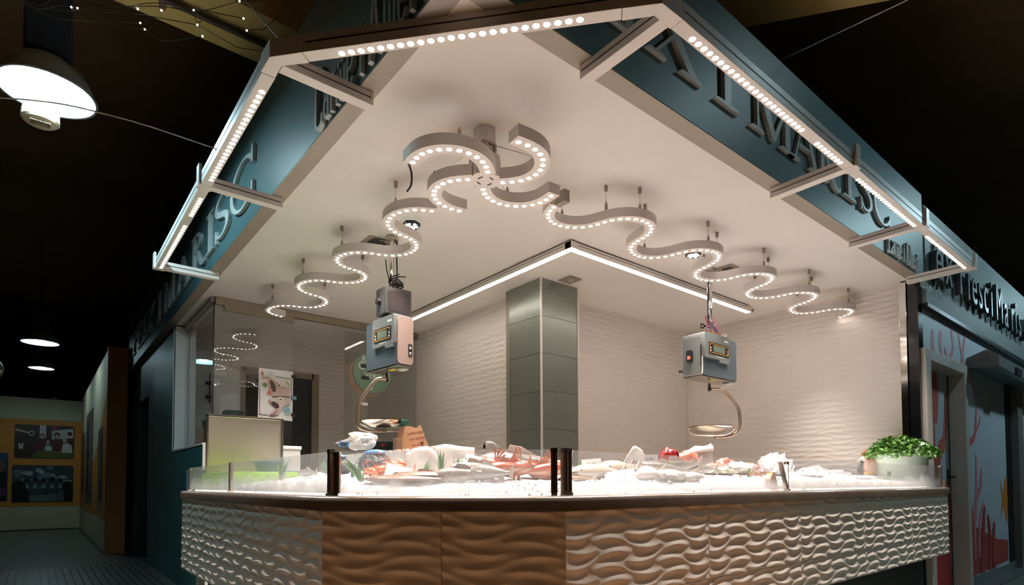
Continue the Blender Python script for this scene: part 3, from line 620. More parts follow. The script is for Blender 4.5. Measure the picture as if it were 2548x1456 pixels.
def bar(name, pts, zb, zt, wd, groove=True):
    """box section along a straight line in plan with a shadow groove on both flanks"""
    (x0,y0),(x1,y1) = pts; d = Vector((x1-x0,y1-y0,0)); n = Vector((-d.y,d.x,0)).normalized()
    mb = MB().ribbon([(x0,y0),(x1,y1)], wd, zb, zt)
    o = obj(name, mb, m_alu, cf, bevel=0.0018)
    if groove:
        t = d.normalized()*0.012; zm = zb+(zt-zb)*0.52
        for sgn in (1,-1):
            a = Vector((x0,y0,0))+n*sgn*(wd/2+0.0004)+t; b = Vector((x1,y1,0))+n*sgn*(wd/2+0.0004)-t
            g = MB().ribbon([(a.x,a.y),(b.x,b.y)], 0.0012, zm-0.003, zm+0.003); obj('profile_groove', g, m_groove, o)
    return o
WB = 0.056
bar('light_bar', ((-0.081,1.06),(-0.081,2.24)), ZB, ZT, WB); bar('light_bar', ((-0.081,2.30),(-0.081,3.955)), ZB, ZT, WB)
bar('light_bar', ((1.04,-0.206),(2.64,-0.206)), ZB, ZT, WB); bar('light_bar', ((2.70,-0.206),(3.83,-0.206)), ZB, ZT, WB); bar('light_bar', ((3.89,-0.206),(5.125,-0.206)), ZB, ZT, WB)
c0 = Vector((-0.085,0.953)); c1 = Vector((0.926,-0.206)); dd = (c1-c0).normalized()
p0 = c0+dd*0.135; p1_ = c1-dd*0.135
bar('light_bar', (tuple(p0), tuple(p1_)), ZB, ZT, WB)
def corner_piece(path):
    o = obj('corner_piece', MB().ribbon(path, WB+0.004, ZB-0.002, ZT+0.001), m_alu, cf, bevel=0.0018)
corner_piece([tuple(c0+Vector((0,0.10))), tuple(c0), tuple(c0+dd*0.133)])
corner_piece([tuple(c1-dd*0.133), tuple(c1), tuple(c1+Vector((0.11,0)))])
for yy in (0.99,2.269,3.93):
    bar('bracket_arm', ((-0.053,yy),(0.357,yy)), ZB+0.002, ZC-0.006, 0.056)
for xx in (1.0,2.67,3.86,5.10):
    bar('bracket_arm', ((xx,-0.178),(xx,0.242)), ZB+0.002, ZC-0.006, 0.056)
for (x,y,ax) in ((-0.113,2.269,0),(-0.113,3.93,0),(2.67,-0.240,1),(3.86,-0.240,1),(5.10,-0.240,1)):
    hx, hy = (0.009,0.032) if ax == 0 else (0.032,0.009)
    obj('end_bracket', MB().box(x-hx,y-hy,ZB-0.004, x+hx,y+hy,ZT+0.05), m_alu, cf, bevel=0.004)
    hx, hy = (0.034,0.03) if ax == 0 else (0.03,0.034)
    off = (0.034,0) if ax == 0 else (0,0.034)
    obj('joint_sleeve', MB().box(x+off[0]-hx,y+off[1]-hy,ZB-0.003, x+off[0]+hx,y+off[1]+hy,ZT-0.002), m_alu, cf, bevel=0.002)
def row(x0,y0,x1,y1,n):
    for i in range(n):
        lens(cf, x0+(x1-x0)*i/(n-1), y0+(y1-y0)*i/(n-1), ZB-0.0005)
        if i % 4 == 2: led_spot(cf, x0+(x1-x0)*i/(n-1), y0+(y1-y0)*i/(n-1), ZB-0.012, SPOT_W*4/3)
row(-0.074,1.182,-0.074,2.149,24); row(-0.073,2.432,-0.073,2.715,8); row(-0.073,2.915,-0.073,3.883,24)
row(0.108,0.737,0.734,0.009-0.0,24)
row(1.147,-0.202,2.083,-0.202,24); row(2.262,-0.199,2.547,-0.199,8); row(2.818,-0.191,3.778,-0.191,24); row(4.053,-0.188,5.016,-0.188,24)
# ------------------------------------------------------------------ suspended serpentine LED lights
WAVE_L=[(0.968,4.201),(0.920,4.195),(0.879,4.175),(0.844,4.142),(0.817,4.095),(0.806,4.041),(0.807,3.988),(0.818,3.935),(0.840,3.888),(0.874,3.847),(0.913,3.816),(0.956,3.798),(1.002,3.792),(1.047,3.779),(1.090,3.745),(1.120,3.711),(1.144,3.658),(1.157,3.608),(1.155,3.550),(1.144,3.498),(1.117,3.455),(1.085,3.419),(1.045,3.396),(0.998,3.388),(0.953,3.383),(0.907,3.370),(0.864,3.343),(0.832,3.307),(0.808,3.263),(0.795,3.214),(0.794,3.161),(0.808,3.109),(0.831,3.061),(0.862,3.021),(0.903,2.994),(0.949,2.977),(0.992,2.971),(1.037,2.953),(1.080,2.924),(1.114,2.892),(1.140,2.850),(1.154,2.806),(1.156,2.757),(1.145,2.716),(1.121,2.676),(1.090,2.645),(1.051,2.627),(1.007,2.619),(0.964,2.617),(0.921,2.609),(0.881,2.590),(0.846,2.556),(0.823,2.517),(0.811,2.472),(0.812,2.419),(0.824,2.371),(0.850,2.328),(0.884,2.291),(0.925,2.261),(0.970,2.244),(1.014,2.235),(1.059,2.221),(1.102,2.192),(1.137,2.156),(1.162,2.110),(1.175,2.064),(1.176,2.014),(1.164,1.965),(1.139,1.923),(1.107,1.888),(1.065,1.866),(1.019,1.857),(0.974,1.848),(0.926,1.836),(0.883,1.813),(0.848,1.777),(0.822,1.731),(0.810,1.682),(0.807,1.626),(0.818,1.575),(0.841,1.527),(0.874,1.487),(0.914,1.459),(0.961,1.441)]
WAVE_R=[(1.490,0.953),(1.500,0.999),(1.523,1.041),(1.556,1.075),(1.597,1.098),(1.643,1.110),(1.691,1.109),(1.739,1.096),(1.782,1.069),(1.819,1.035),(1.844,0.991),(1.859,0.943),(1.867,0.900),(1.882,0.851),(1.907,0.808),(1.943,0.774),(1.985,0.748),(2.035,0.736),(2.084,0.736),(2.132,0.748),(2.174,0.773),(2.207,0.809),(2.231,0.851),(2.245,0.899),(2.249,0.943),(2.261,0.991),(2.289,1.036),(2.324,1.071),(2.368,1.097),(2.417,1.111),(2.468,1.111),(2.517,1.099),(2.561,1.075),(2.596,1.038),(2.622,0.995),(2.636,0.946),(2.642,0.900),(2.652,0.849),(2.674,0.803),(2.709,0.768),(2.753,0.744),(2.800,0.730),(2.847,0.730),(2.896,0.742),(2.940,0.767),(2.975,0.802),(3.000,0.846),(3.016,0.896),(3.021,0.939),(3.033,0.988),(3.059,1.033),(3.098,1.069),(3.138,1.093),(3.186,1.105),(3.233,1.103),(3.280,1.088),(3.323,1.064),(3.357,1.027),(3.379,0.982),(3.392,0.935),(3.392,0.884),(3.405,0.837),(3.425,0.791),(3.460,0.755),(3.498,0.728),(3.542,0.715),(3.589,0.713),(3.632,0.724),(3.676,0.749),(3.709,0.782),(3.733,0.825),(3.744,0.872),(3.753,0.917),(3.767,0.965),(3.792,1.009),(3.830,1.044),(3.871,1.068),(3.917,1.080),(3.966,1.078),(4.013,1.065),(4.052,1.039),(4.084,1.003),(4.107,0.960),(4.120,0.913),(4.125,0.865),(4.132,0.817),(4.154,0.773),(4.188,0.736),(4.230,0.712),(4.274,0.698),(4.322,0.695),(4.367,0.708),(4.411,0.734),(4.445,0.767),(4.468,0.810),(4.485,0.859),(4.490,0.902),(4.504,0.950),(4.530,0.992),(4.572,1.028),(4.633,1.050),(4.709,1.063),(4.761,1.056),(4.798,1.027),(4.827,0.992),(4.855,0.951),(4.866,0.902),(4.876,0.859),(4.882,0.809),(4.904,0.765),(4.936,0.729),(4.976,0.703),(5.020,0.690),(5.066,0.685),(5.111,0.698),(5.153,0.723),(5.179,0.752),(5.203,0.797),(5.216,0.845)]
ROS=[[(0.895,0.804),(0.864,0.769),(0.824,0.744),(0.777,0.727),(0.728,0.725),(0.681,0.735),(0.637,0.756),(0.601,0.788),(0.574,0.827),(0.557,0.870),(0.554,0.916),(0.562,0.961)],
[(0.860,0.924),(0.823,0.956),(0.796,0.995),(0.781,1.040),(0.777,1.085),(0.787,1.132),(0.807,1.172),(0.839,1.206),(0.878,1.231),(0.925,1.246),(0.972,1.247),(1.020,1.238)],
[(1.018,0.836),(1.054,0.804),(1.082,0.765),(1.098,0.719),(1.101,0.672),(1.092,0.625),(1.070,0.582),(1.038,0.546),(0.997,0.520),(0.950,0.505),(0.902,0.503),(0.853,0.512)],
[(0.980,0.956),(1.012,0.990),(1.052,1.014),(1.097,1.028),(1.146,1.030),(1.193,1.017),(1.236,0.995),(1.273,0.963),(1.299,0.922),(1.315,0.877),(1.318,0.829),(1.309,0.783)]]

ZW0, ZW1 = 2.612, 2.668
m_wave = mat('white_light_profile', (216,208,202), 0.5, var=0.02, scale=8)
def curve_body(parent, path, z0, z1, wd=0.072):
    pts = smoothpath(relax(path, 2), 3)
    d0 = (Vector(pts[0])-Vector(pts[3])).normalized()*0.028; d1 = (Vector(pts[-1])-Vector(pts[-4])).normalized()*0.028
    pts = [tuple(Vector(pts[0])+d0)] + pts + [tuple(Vector(pts[-1])+d1)]
    mb = MB().ribbon(pts, wd, z0, z1)
    o = obj('light_body', mb, m_wave, parent, smooth=True, ang=35)
    return o, pts
def hanger(parent, x, y, ztop, zbot, x2=None, y2=None):
    x2 = x if x2 is None else x2; y2 = y if y2 is None else y2
    wv = obj('suspension_wire', MB().tube([(x,y,ztop),(x2,y2,zbot)], 0.0015, 5), m_wire, parent)
    obj('ceiling_grip', MB().tube([(x,y,ztop),(x,y,ztop-0.035)], 0.011, 10), m_grip, wv, smooth=True)
    obj('wire_end', MB().tube([(x2,y2,zbot),(x2,y2,zbot+0.03),(x2,y2,zbot+0.05)], [0.009,0.009,0.003], 10), m_grip, wv, smooth=True)
wl_ = thing('serpentine_light', 'white serpentine LED pendant snaking above the left counter', 'light fixture', (0.97,2.85,2.64))
curve_body(wl_, WAVE_L, ZW0, ZW1)
for i, (x,y) in enumerate(relax(WAVE_L, 1)):
    lens(wl_, x, y, ZW0-0.0005)
    if i % 3 == 1: led_spot(wl_, x, y, ZW0-0.012, SPOT_W)
for x,y in ((0.812,3.95),(0.812,3.16),(0.815,2.40),(0.82,1.62),(1.155,3.58),(1.15,2.79),(1.155,2.02)): hanger(wl_, x, y, ZC, ZW1)
wr2 = thing('serpentine_light', 'white serpentine LED pendant snaking above the right counter', 'light fixture', (3.3,0.9,2.64))
curve_body(wr2, WAVE_R, ZW0, ZW1)
for i, (x,y) in enumerate(relax(WAVE_R, 1)):
    lens(wr2, x, y, ZW0-0.0005)
    if i % 3 == 1 and i < 104: led_spot(wr2, x, y, ZW0-0.012, SPOT_W)
for x,y in ((1.70,1.10),(1.84,0.86),(2.02,0.745),(2.22,0.86),(2.52,1.10),(2.76,0.74),(2.97,0.80),(3.26,1.09),(3.51,0.728),(3.72,0.80),(4.01,1.065),(4.25,0.712),(4.45,0.78),(4.75,1.04),(5.02,0.692)): hanger(wr2, x, y, ZC, ZW1)
ZR0, ZR1 = 2.555, 2.612
rs = thing('rosette_light', 'white four-armed curved LED pendant at the corner of the ceiling', 'light fixture', (0.937,0.881,2.6))
HX, HY = 0.937, 0.881
arm_i = []
for k, arm in enumerate(ROS):
    o, pts = curve_body(rs, arm, ZR0, ZR1, 0.078); arm_i.append(pts)
    for i, (x,y) in enumerate(relax(arm, 1)):
        lens(rs, x, y, ZR0-0.0005)
        if i % 3 == 1: led_spot(rs, x, y, ZR0-0.012, SPOT_W)
hubp = [(HX+0.085*cos(pi/8+pi/4*k), HY+0.085*sin(pi/8+pi/4*k)) for k in range(8)]
hb = obj('hub', MB().prism(hubp, ZR0-0.001, ZR1+0.055), m_wave, rs, bevel=0.002)
for k in range(4):
    a = pi/2*k+0.3
    obj('vent_slot', MB().box(-0.014,-0.003,-0.001,0.014,0.003,0.001, Matrix.Translation((HX+0.04*cos(a),HY+0.04*sin(a),ZR0-0.002)) @ Matrix.Rotation(a+pi/2,4,'Z')), m_black, hb)
cup = obj('ceiling_cup', MB().prism([(HX+0.06*cos(pi/8+pi/4*k), HY+0.06*sin(pi/8+pi/4*k)) for k in range(8)], ZC-0.082, ZC), m_wave, rs, bevel=0.002)
for k in range(4):
    a = pi/2*k+0.25
    obj('vent_slot', MB().box(-0.012,-0.003,-0.001,0.012,0.003,0.001, Matrix.Translation((HX+0.035*cos(a),HY+0.035*sin(a),ZC-0.0825)) @ Matrix.Rotation(a+pi/2,4,'Z')), m_black, cup)
obj('feed_cable', MB().tube([(HX,HY,ZC-0.08),(HX+0.005,HY-0.004,ZC-0.11),(HX-0.004,HY,ZR1+0.05)], 0.009, 8), mat('grey_feed_cable', (150,142,134), 0.5), rs, smooth=True)
for k, arm in enumerate(ROS):
    x,y = arm[5]
    hanger(rs, HX+0.05*cos(2.3+1.6*k), HY+0.05*sin(2.3+1.6*k), ZC-0.08, ZR1, x, y)
# steel joint plates where the rosette meets the right serpentine
a = WAVE_R[0]; obj('joint_plate', MB().box(a[0]-0.012,a[1]-0.10,ZW0-0.002, a[0]+0.03,a[1]-0.02,ZW1+0.012), m_soffit, wr2)
cable_ = tag(obj('power_cable', MB().tube(smoothpath([(0.75,1.36,ZC),(0.79,1.38,2.76),(0.80,1.40,2.70),(0.79,1.43,2.668)],5), 0.006, 8), m_black, smooth=True), 'short black power cable dropping from the ceiling to the left serpentine light', 'cable')

# linear L shaped luminaire
ll = thing('linear_light', 'L-shaped white LED line light on the ceiling in front of the tiled column', 'light fixture', (2.25,1.57,2.78))
def lbar(p, q):
    o = obj('light_bar', MB().ribbon([p,q], 0.062, 2.752, ZC-0.012), m_alu, ll, bevel=0.0015)
    d = (Vector((*q,0))-Vector((*p,0))).normalized(); n = Vector((-d.y,d.x,0))
    for sg in (1,-1):
        g = n*sg*0.0315
        obj('profile_groove', MB().ribbon([(p[0]+g.x+d.x*0.08,p[1]+g.y+d.y*0.08),(q[0]+g.x-d.x*0.06,q[1]+g.y-d.y*0.06)], 0.001, 2.783,2.787), m_groove, o)
    obj('shadow_gap', MB().ribbon([(p[0]+d.x*0.03,p[1]+d.y*0.03),(q[0]-d.x*0.03,q[1]-d.y*0.03)], 0.040, ZC-0.012, ZC), m_groove, o)
    obj('diffuser', MB().ribbon([(p[0]+d.x*0.006,p[1]+d.y*0.006),(q[0]-d.x*0.006,q[1]-d.y*0.006)], 0.046, 2.7495, 2.7525), m_strip, o)
lbar((2.25,1.535),(2.25,4.12)); lbar((2.219,1.57),(4.815,1.57))
obj('end_cap', MB().box(4.815,1.536,2.745, 4.823,1.604,ZC-0.012), m_alu, ll)

# recessed LED spot clusters, smoke sensor, sprinkler
m_led2 = emit('cluster_glow', (0.96,0.97,1.0), 60.0)
led2_me = lens_me.copy(); led2_me.materials.clear(); led2_me.materials.append(m_led2)
def cluster(x, y, rot, label):
    t = thing('recessed_spotlight', label, 'spotlight', (x,y,ZC), 'recessed spot clusters')
    obj('trim_ring', MB().lathe([(0.062,-0.001),(0.075,-0.006),(0.085,0.0)], (x,y,ZC-0.002), 28), m_white_pl, t, smooth=True)
    obj('carrier', MB().prism([(x+0.060*cos(rot+pi/3*k), y+0.060*sin(rot+pi/3*k)) for k in range(6)], ZC-0.022, ZC-0.001), m_black, t)
    for k in range(7):
        r = 0 if k == 6 else 0.034
        o = link('led_lens', led2_me, t); o.location = (r*cos(rot+pi/3*k+0.3), r*sin(rot+pi/3*k+0.3), -0.0225); o.scale = (1.05,)*3
cluster(1.173,2.057, 0.4, 'round recessed spot with black LED cluster behind the left serpentine light')
cluster(3.167,1.126, 0.9, 'round recessed spot with black LED cluster behind the right serpentine light')
sen = thing('ceiling_sensor', 'small square taupe ceiling sensor plate beside the tiled column top', 'sensor', (2.823,2.154,ZC))
obj('plate', MB().box(2.75,2.08,ZC-0.012, 2.896,2.228,ZC), m_soffit, sen, bevel=0.003)
obj('dome', MB().lathe([(0.0,-0.035),(0.02,-0.032),(0.032,-0.02),(0.036,-0.012)], (2.823,2.154,ZC), 16), m_soffit, sen, smooth=True)
tag(obj('sprinkler_head', MB().lathe([(0,-0.025),(0.018,-0.025),(0.022,-0.008),(0.03,0)], (4.96,1.61,ZC), 14), m_bronze, smooth=True), 'small round sprinkler on the ceiling past the end of the line light', 'sprinkler')

# ------------------------------------------------------------------ market pendants
m_bulb = emit('cold_bulb_glow', (0.62,0.90,1.0), BULB_L)
m_shade_o = mat('grey_enamel_shade', (120,122,122), 0.45, var=0.03); m_shade_i = mat('white_enamel_inside', (128,146,150), 0.3, var=0.02)
m_navy = mat('navy_gear_housing', (12,26,44), 0.6, var=0.05)
outer = [(0.0,0.205),(0.06,0.203),(0.12,0.185),(0.17,0.145),(0.205,0.085),(0.226,0.02),(0.232,0.0),(0.240,-0.004),(0.240,-0.012),(0.230,-0.012)]
inner = [(0.228,-0.010),(0.222,0.02),(0.200,0.083),(0.165,0.138),(0.116,0.176),(0.055,0.192)]
m_bulb_dim = emit('dim_cold_bulb_glow', (0.66,0.92,1.0), BULB_L*0.26)
def pendant(x, y, z, label, s=1.0, dim=False):
    t = thing('pendant_lamp', label, 'lamp', (0,0,0), 'dome pendants of the market aisle')
    obj('shade', MB().lathe(outer, (0,0,0), 40), m_shade_o, t, smooth=True)
    si = obj('reflector', MB().lathe(inner, (0,0,0), 40), m_shade_i, t, smooth=True)
    rb = MB()
    for k in range(36): a = 2*pi*k/36; rb.tube([(0.095*cos(a),0.095*sin(a),0.178),(0.135*cos(a),0.135*sin(a),0.12)], 0.0035, 5)
    obj('reflector_rib', rb, m_shade_i, si)['kind'] = 'stuff'
    obj('bulb', MB().lathe([(0,0.002),(0.05,0.010),(0.072,0.045),(0.068,0.09),(0.035,0.15),(0.03,0.19)], (0,0,0), 20), m_bulb_dim if dim else m_bulb, t, smooth=True)
    obj('gear_housing', MB().box(-0.11,-0.10,0.205, 0.11,0.10,0.62), m_navy, t, bevel=0.012)
    obj('suspension_rod', MB().tube([(0,0,0.62),(0,0,5.4-z)], 0.012, 8), m_dark, t)
    t.location = (x,y,z); t.scale = (s,s,1) if s != 1 else (1,1,1)
    return t
pendant(-0.810,3.19,3.50, 'large grey dome pendant glowing cold white, nearest at the upper left', 1.10)
pendant(-0.814,11.55,3.50, 'grey dome pendant farther down the left aisle, second in the row', 1.16, True)
pendant(-0.783,14.4,3.50, 'smallest and farthest grey dome pendant down the left aisle', 0.95, True)
pendant(4.3,-1.5,4.7, 'grey dome pendant over the right corridor in front of the right fascia', 1.26, True)
pendant(8.4,-1.7,4.6, 'grey dome pendant over the right corridor before the neighbouring entrance', 1.5)
pendant(14.8,-1.5,4.7, 'grey dome pendant at the far end of the right corridor', 1.5)
dv = thing('alarm_sounder', 'round cream siren housing hanging below the nearest dome pendant', 'alarm', (-0.845,3.52,3.42))
ax_, ay_, az_ = -0.842, 3.46, 3.435
obj('housing', MB().lathe([(0,0.17),(0.085,0.155),(0.102,0.075),(0.105,0.0),(0.092,-0.014)], (ax_,ay_,az_), 32), mat('cream_plastic', (206,190,160), 0.5, var=0.03), dv, smooth=True)
obj('grille', MB().lathe([(0.092,-0.011),(0.065,-0.027),(0.0,-0.034)], (ax_,ay_,az_), 32), mat('cream_plastic', (206,190,160)), dv, smooth=True)
for k in range(11): obj('grille_slot', MB().box(ax_-0.05+0.010*k-0.003,ay_-0.062,az_-0.035, ax_-0.05+0.010*k+0.003,ay_,az_-0.03), mat('grille_shadow', (120,106,86), 0.6), dv)
obj('mount', MB().tube([(ax_,ay_,az_+0.19),(ax_,ay_,5.4)], 0.012, 6), m_dark, dv)
# spiral duct
dk = thing('ventilation_duct', 'shiny spiral metal duct high in the far left aisle', 'duct', (-1.65,10.2,3.0))
dc = MB().tube([(-2.1,7.0,2.86),(-1.47,10.9,2.86)], 0.20, 24); obj('duct_pipe', dc, m_steel, dk, smooth=True)
for k in range(9):
    f = k/8.0; x = -2.1+0.63*f; y = 7.0+3.9*f
    obj('duct_ring', MB().tube([(x,y,2.86),(x+0.006,y+0.035,2.86)], 0.207, 24), m_steel_d, dk, smooth=True)
for k in range(2): obj('duct_strap', MB().box(-1.95+0.35*k,8.2+1.9*k,3.05, -1.93+0.35*k,8.22+1.9*k,5.4), m_dark, dk)
# string lights and cables
sw = thing('string_lights', 'tangled wire string of tiny white lights under the beam at the upper left', 'string lights', (-0.3,2.2,3.65))
pts_l = [(-0.692,2.406,3.6),(-0.718,2.42,3.6),(-0.437,2.206,3.6),(-0.198,2.026,3.6),(-0.335,2.137,3.6),(-0.161,2.126,3.6),(-0.413,2.312,3.6),(-0.386,2.349,3.6),(-0.12,2.199,3.6),(-0.02,1.803,3.6),(0.029,1.913,3.6),(0.067,1.993,3.6)]
m_tiny = emit('fairy_glow', (1.0,0.93,0.82), 14.0); m_thin = mat('thin_dark_wire', (60,52,42), 0.5, 0.4, var=0)
tiny = MB().lathe([(0,-0.005),(0.004,-0.003),(0.005,0.002),(0,0.006)], (0,0,0), 8).mesh('light_bead', m_tiny)
for q in pts_l: o = link('light_bead', tiny, sw); o.location = Vector(q)-sw.location
for k in range(9):
    a = Vector((-0.95,2.55,3.62)) if k < 4 else Vector(pts_l[(k*3) % 12]); b = Vector(pts_l[(k*5+2) % 12])
    mid = (a+b)/2+Vector((rnd.uniform(-.06,.06), rnd.uniform(-.06,.06), rnd.uniform(-.04,.05)))
    obj('wire', MB().tube(smoothpath([a, a.lerp(mid,.5)+Vector((0,0.02,-0.03)), mid, b], 5), 0.0022, 5), m_thin, sw)
for a, b in ((( -0.16,2.126,3.6),(0.3,2.2,3.7)),((0.067,1.993,3.6),(0.25,1.9,3.75)),((-0.02,1.803,3.6),(0.2,1.7,3.75))):
    obj('wire', MB().tube([a, tuple((Vector(a)+Vector(b))/2+Vector((0,0.03,-0.03))), b], 0.0022, 5), m_thin, sw)
tag(obj('stay_cable', MB().tube(smoothpath([(-2.2,3.45,3.06),(-1.0,2.465,3.0),(-0.55,2.14,2.925),(-0.102,1.934,2.822)],6), 0.0035, 6), mat('pale_stay_cable', (200,200,196), 0.4)), 'thin pale stay cable running from the upper left to the canopy frame', 'cable')
tag(obj('stay_cable', MB().tube([(2.95,0.30,3.80),(3.046,-0.393,3.8),(3.15,-1.1,3.85)], 0.0035, 6), mat('pale_stay_cable', (200,200,196))), 'thin pale cable crossing the dark vault at the upper right', 'cable')
tag(obj('stay_cable', MB().tube([(0.02,1.0,2.83),(-0.1,1.5,3.4)], 0.003, 6), mat('pale_stay_cable', (200,200,196))), 'short pale cable rising from the corner of the canopy frame', 'cable')
# ------------------------------------------------------------------ fish counter
LX, RX = 3.31, 5.15          # ends of the left and right runs
def outline(d, l=LX, r=RX):
    k = A_+0.41421*d
    return [(d,l),(d,k),(k,d),(r,d)]
ct = thing('fish_counter', 'L-shaped fish counter with chamfered corner, white wave-relief front and polished steel rim', 'counter', (0.5,0.5,FZ))
# body behind the relief panels, recessed plinth, legs
body = MB().prism(outline(0.030)+outline(0.98)[::-1], 0.405, 0.902); obj('body', body, m_soffit, ct)
pl = MB().prism(outline(0.16, LX-0.10, RX-0.12)+outline(0.90, LX-0.10, RX-0.12)[::-1], FZ, 0.405); obj('plinth', pl, mat('dark_plinth', (30,34,34), 0.5), ct)
for (x,y) in ((0.075,3.02),(0.075,1.75),(2.6,0.09),(4.95,0.09)):
    obj('leg', MB().box(x-0.022,y-0.022,FZ, x+0.022,y+0.022,0.405), m_alu, ct, bevel=0.003)
# polished steel rim with rounded nose
def rim_path(off): return outline(off)
sec = [(0.085,0.957),(0.022,0.957),(0.006,0.9545),(-0.003,0.9475),(-0.005,0.935),(-0.005,0.902),(0.0,0.900),(0.03,0.900)]
rim = MB(); rings = [outline(d, LX+0.02, RX+0.02) for d,z in sec]
for i,(d,z) in enumerate(sec): rim.v += [(x,y,z) for x,y in rings[i]]
for i in range(len(sec)-1):
    for k in range(3): rim.f.append((i*4+k,i*4+k+1,(i+1)*4+k+1,(i+1)*4+k))
n8 = len(sec); rim.f.append(tuple(i*4 for i in range(n8))); rim.f.append(tuple(i*4+3 for i in range(n8-1,-1,-1)))
m_rim = mat('wet_polished_steel_rim', (190,174,160), 0.20, 0.8, var=0.14, scale=9, bump=0.06, bscale=6)
obj('steel_rim', rim, m_rim, ct, smooth=True, ang=50)
tray = MB().prism(outline(0.05)+outline(0.99)[::-1], 0.902, 0.945); obj('ice_tray', tray, m_steel_d, ct)
back = MB().prism(outline(0.96)+outline(0.99)[::-1], 0.945, 1.105); obj('back_upstand', back, m_steel_d, ct)
e1 = MB().box(0.03,LX-0.012,0.945, 0.97,LX+0.01,1.108); obj('end_upstand', e1, mat('slate_blue_end', (62,104,116), 0.4, var=0.04), ct)  # left end upstand coloured slate blue
e1 = MB().box(RX-0.008,0.02,0.945, RX+0.012,0.97,1.02); obj('end_upstand', e1, m_steel_d, ct)
# wave relief tiles of the front, each a piece
def front_tiles(p, q, n, nm, ph):
    P = Vector((*p,0)); Q = Vector((*q,0)); x = (Q-P).normalized(); z = Vector((0,0,1)); y = z.cross(x)   # y into the counter
    L_ = (Q-P).length/n
    hi = wave_mesh(nm+'_tall', L_-0.002, 0.331, max(60,int(L_*220)), 140, m_ctile, ph=ph, depth=0.0074)
    lo = wave_mesh(nm+'_cut', L_-0.002, 0.164, max(60,int(L_*220)), 70, m_ctile, ph=ph+2.2, depth=0.0074)
    for i in range(n):
        for me, zz in ((hi,0.5675),(lo,0.4015)):
            M = Matrix((x,y,z)).transposed().to_4x4(); M.translation = P + x*(L_*i+0.001) + z*zz + y*0.008 - ct.location
            o = link('wave_tile', me, ct); o.matrix_local = M
front_tiles((0,LX),(0,A_), 3, 'wave_tile_left', 0.4)
front_tiles((0,A_),(A_,0), 2, 'wave_tile_corner', 2.0)
front_tiles((A_,0),(RX,0), 5, 'wave_tile_right', 3.4)
# glass guards with dark metal posts
m_guard_m = film('misted_guard_glass', (0.93,0.94,0.94), (0.86,0.86,0.85), 0.18, 0.04, fog=(1.0,1.11,0.85), gloss=1.1)
m_guard = film('lightly_misted_guard_glass', (0.95,0.95,0.95), (0.88,0.87,0.86), 0.10, 0.03, fog=(1.0,1.07,0.72), gloss=1.1)
m_guard_r = film('end_guard_glass', (0.94,0.95,0.95), (0.88,0.87,0.86), 0.14, 0.04, fog=(1.01,1.11,0.8), gloss=1.1)
def pane(p, q, z0, z1, mt, lean=0.0):
    P = Vector((*p,0)); Q = Vector((*q,0)); n = Vector((0,0,1)).cross((Q-P).normalized())*0.004
    t = n.normalized()*lean
    off = Vector((0,0,0))
    mb = MB(); vs = []
    for z, sh in ((z0,0.0),(z1,1.0)):
        for b in (P-n, Q-n, Q+n, P+n): v = b+t*sh; vs.append((v.x,v.y,z))
    mb.add(vs, [(0,3,2,1),(4,5,6,7),(0,1,5,4),(1,2,6,5),(2,3,7,6),(3,0,4,7)])
    for i, v in enumerate(mb.v): mb.v[i] = (v[0]-0.5, v[1]-0.5, v[2]-0.0)
    o = link('guard_pane', mb.mesh('guard_pane', mt), ct); o.location = (0,0,-FZ)
g0 = 0.05; kk = A_+0.41421*g0
pane((g0,3.50-0.21),(g0,2.16), 0.966, 1.122, m_guard_m); pane((g0,2.14),(g0,kk+0.03), 0.966, 1.124, m_guard_m)
pane((g0+0.012,kk-0.012),(kk-0.012,g0+0.012), 0.966, 1.124, m_guard)
pane((kk+0.03,g0),(2.375,g0), 0.966, 1.122, m_guard, 0.01); pane((2.40,g0),(RX+0.0,g0), 0.966, 1.135, m_guard_r)
def post(x, y, rz, z1, lean=(0,0), wd=0.024):
    M = Matrix.Translation((x,y,0)) @ Matrix.Rotation(rz,4,'Z')
    mb = MB().box(-wd/2,-0.008,0.965, wd/2,0.012,z1, M)
    if lean != (0,0): mb.v = [(a+lean[0]*(c-0.96)/(z1-0.96), b+lean[1]*(c-0.96)/(z1-0.96), c) for a,b,c in mb.v]
    o = obj('post', mb, m_bronze, ct, bevel=0.002)
    obj('post_foot', MB().box(-wd*0.45,-0.014,0.956, wd*0.45,0.016,0.966, M), m_steel, o)
    obj('post_slot', MB().box(-0.002,-0.0095,0.975, 0.002,-0.008,z1-0.006, M), m_black, o)
    obj('post_cap', MB().box(-wd/2-0.0004,-0.0085,z1-0.014, wd/2+0.0004,0.0125,z1+0.001, M), m_steel, o)
post(g0-0.002, kk+0.020, -pi/2, 1.132); post(g0+0.010, kk-0.014, -pi/4, 1.120)
post(kk-0.016, g0+0.014, -pi/4, 1.128); post(kk+0.022, g0-0.002, 0, 1.128); post(kk+0.046, g0, 0, 1.128, wd=0.016)
post(g0, 2.15, -pi/2, 1.128, wd=0.018); post(g0, 3.29, -pi/2, 1.118, wd=0.014)
post(2.388, g0, 0, 1.115, (-0.03,0.02), wd=0.018); post(RX-0.01, g0, 0, 1.14, wd=0.016)

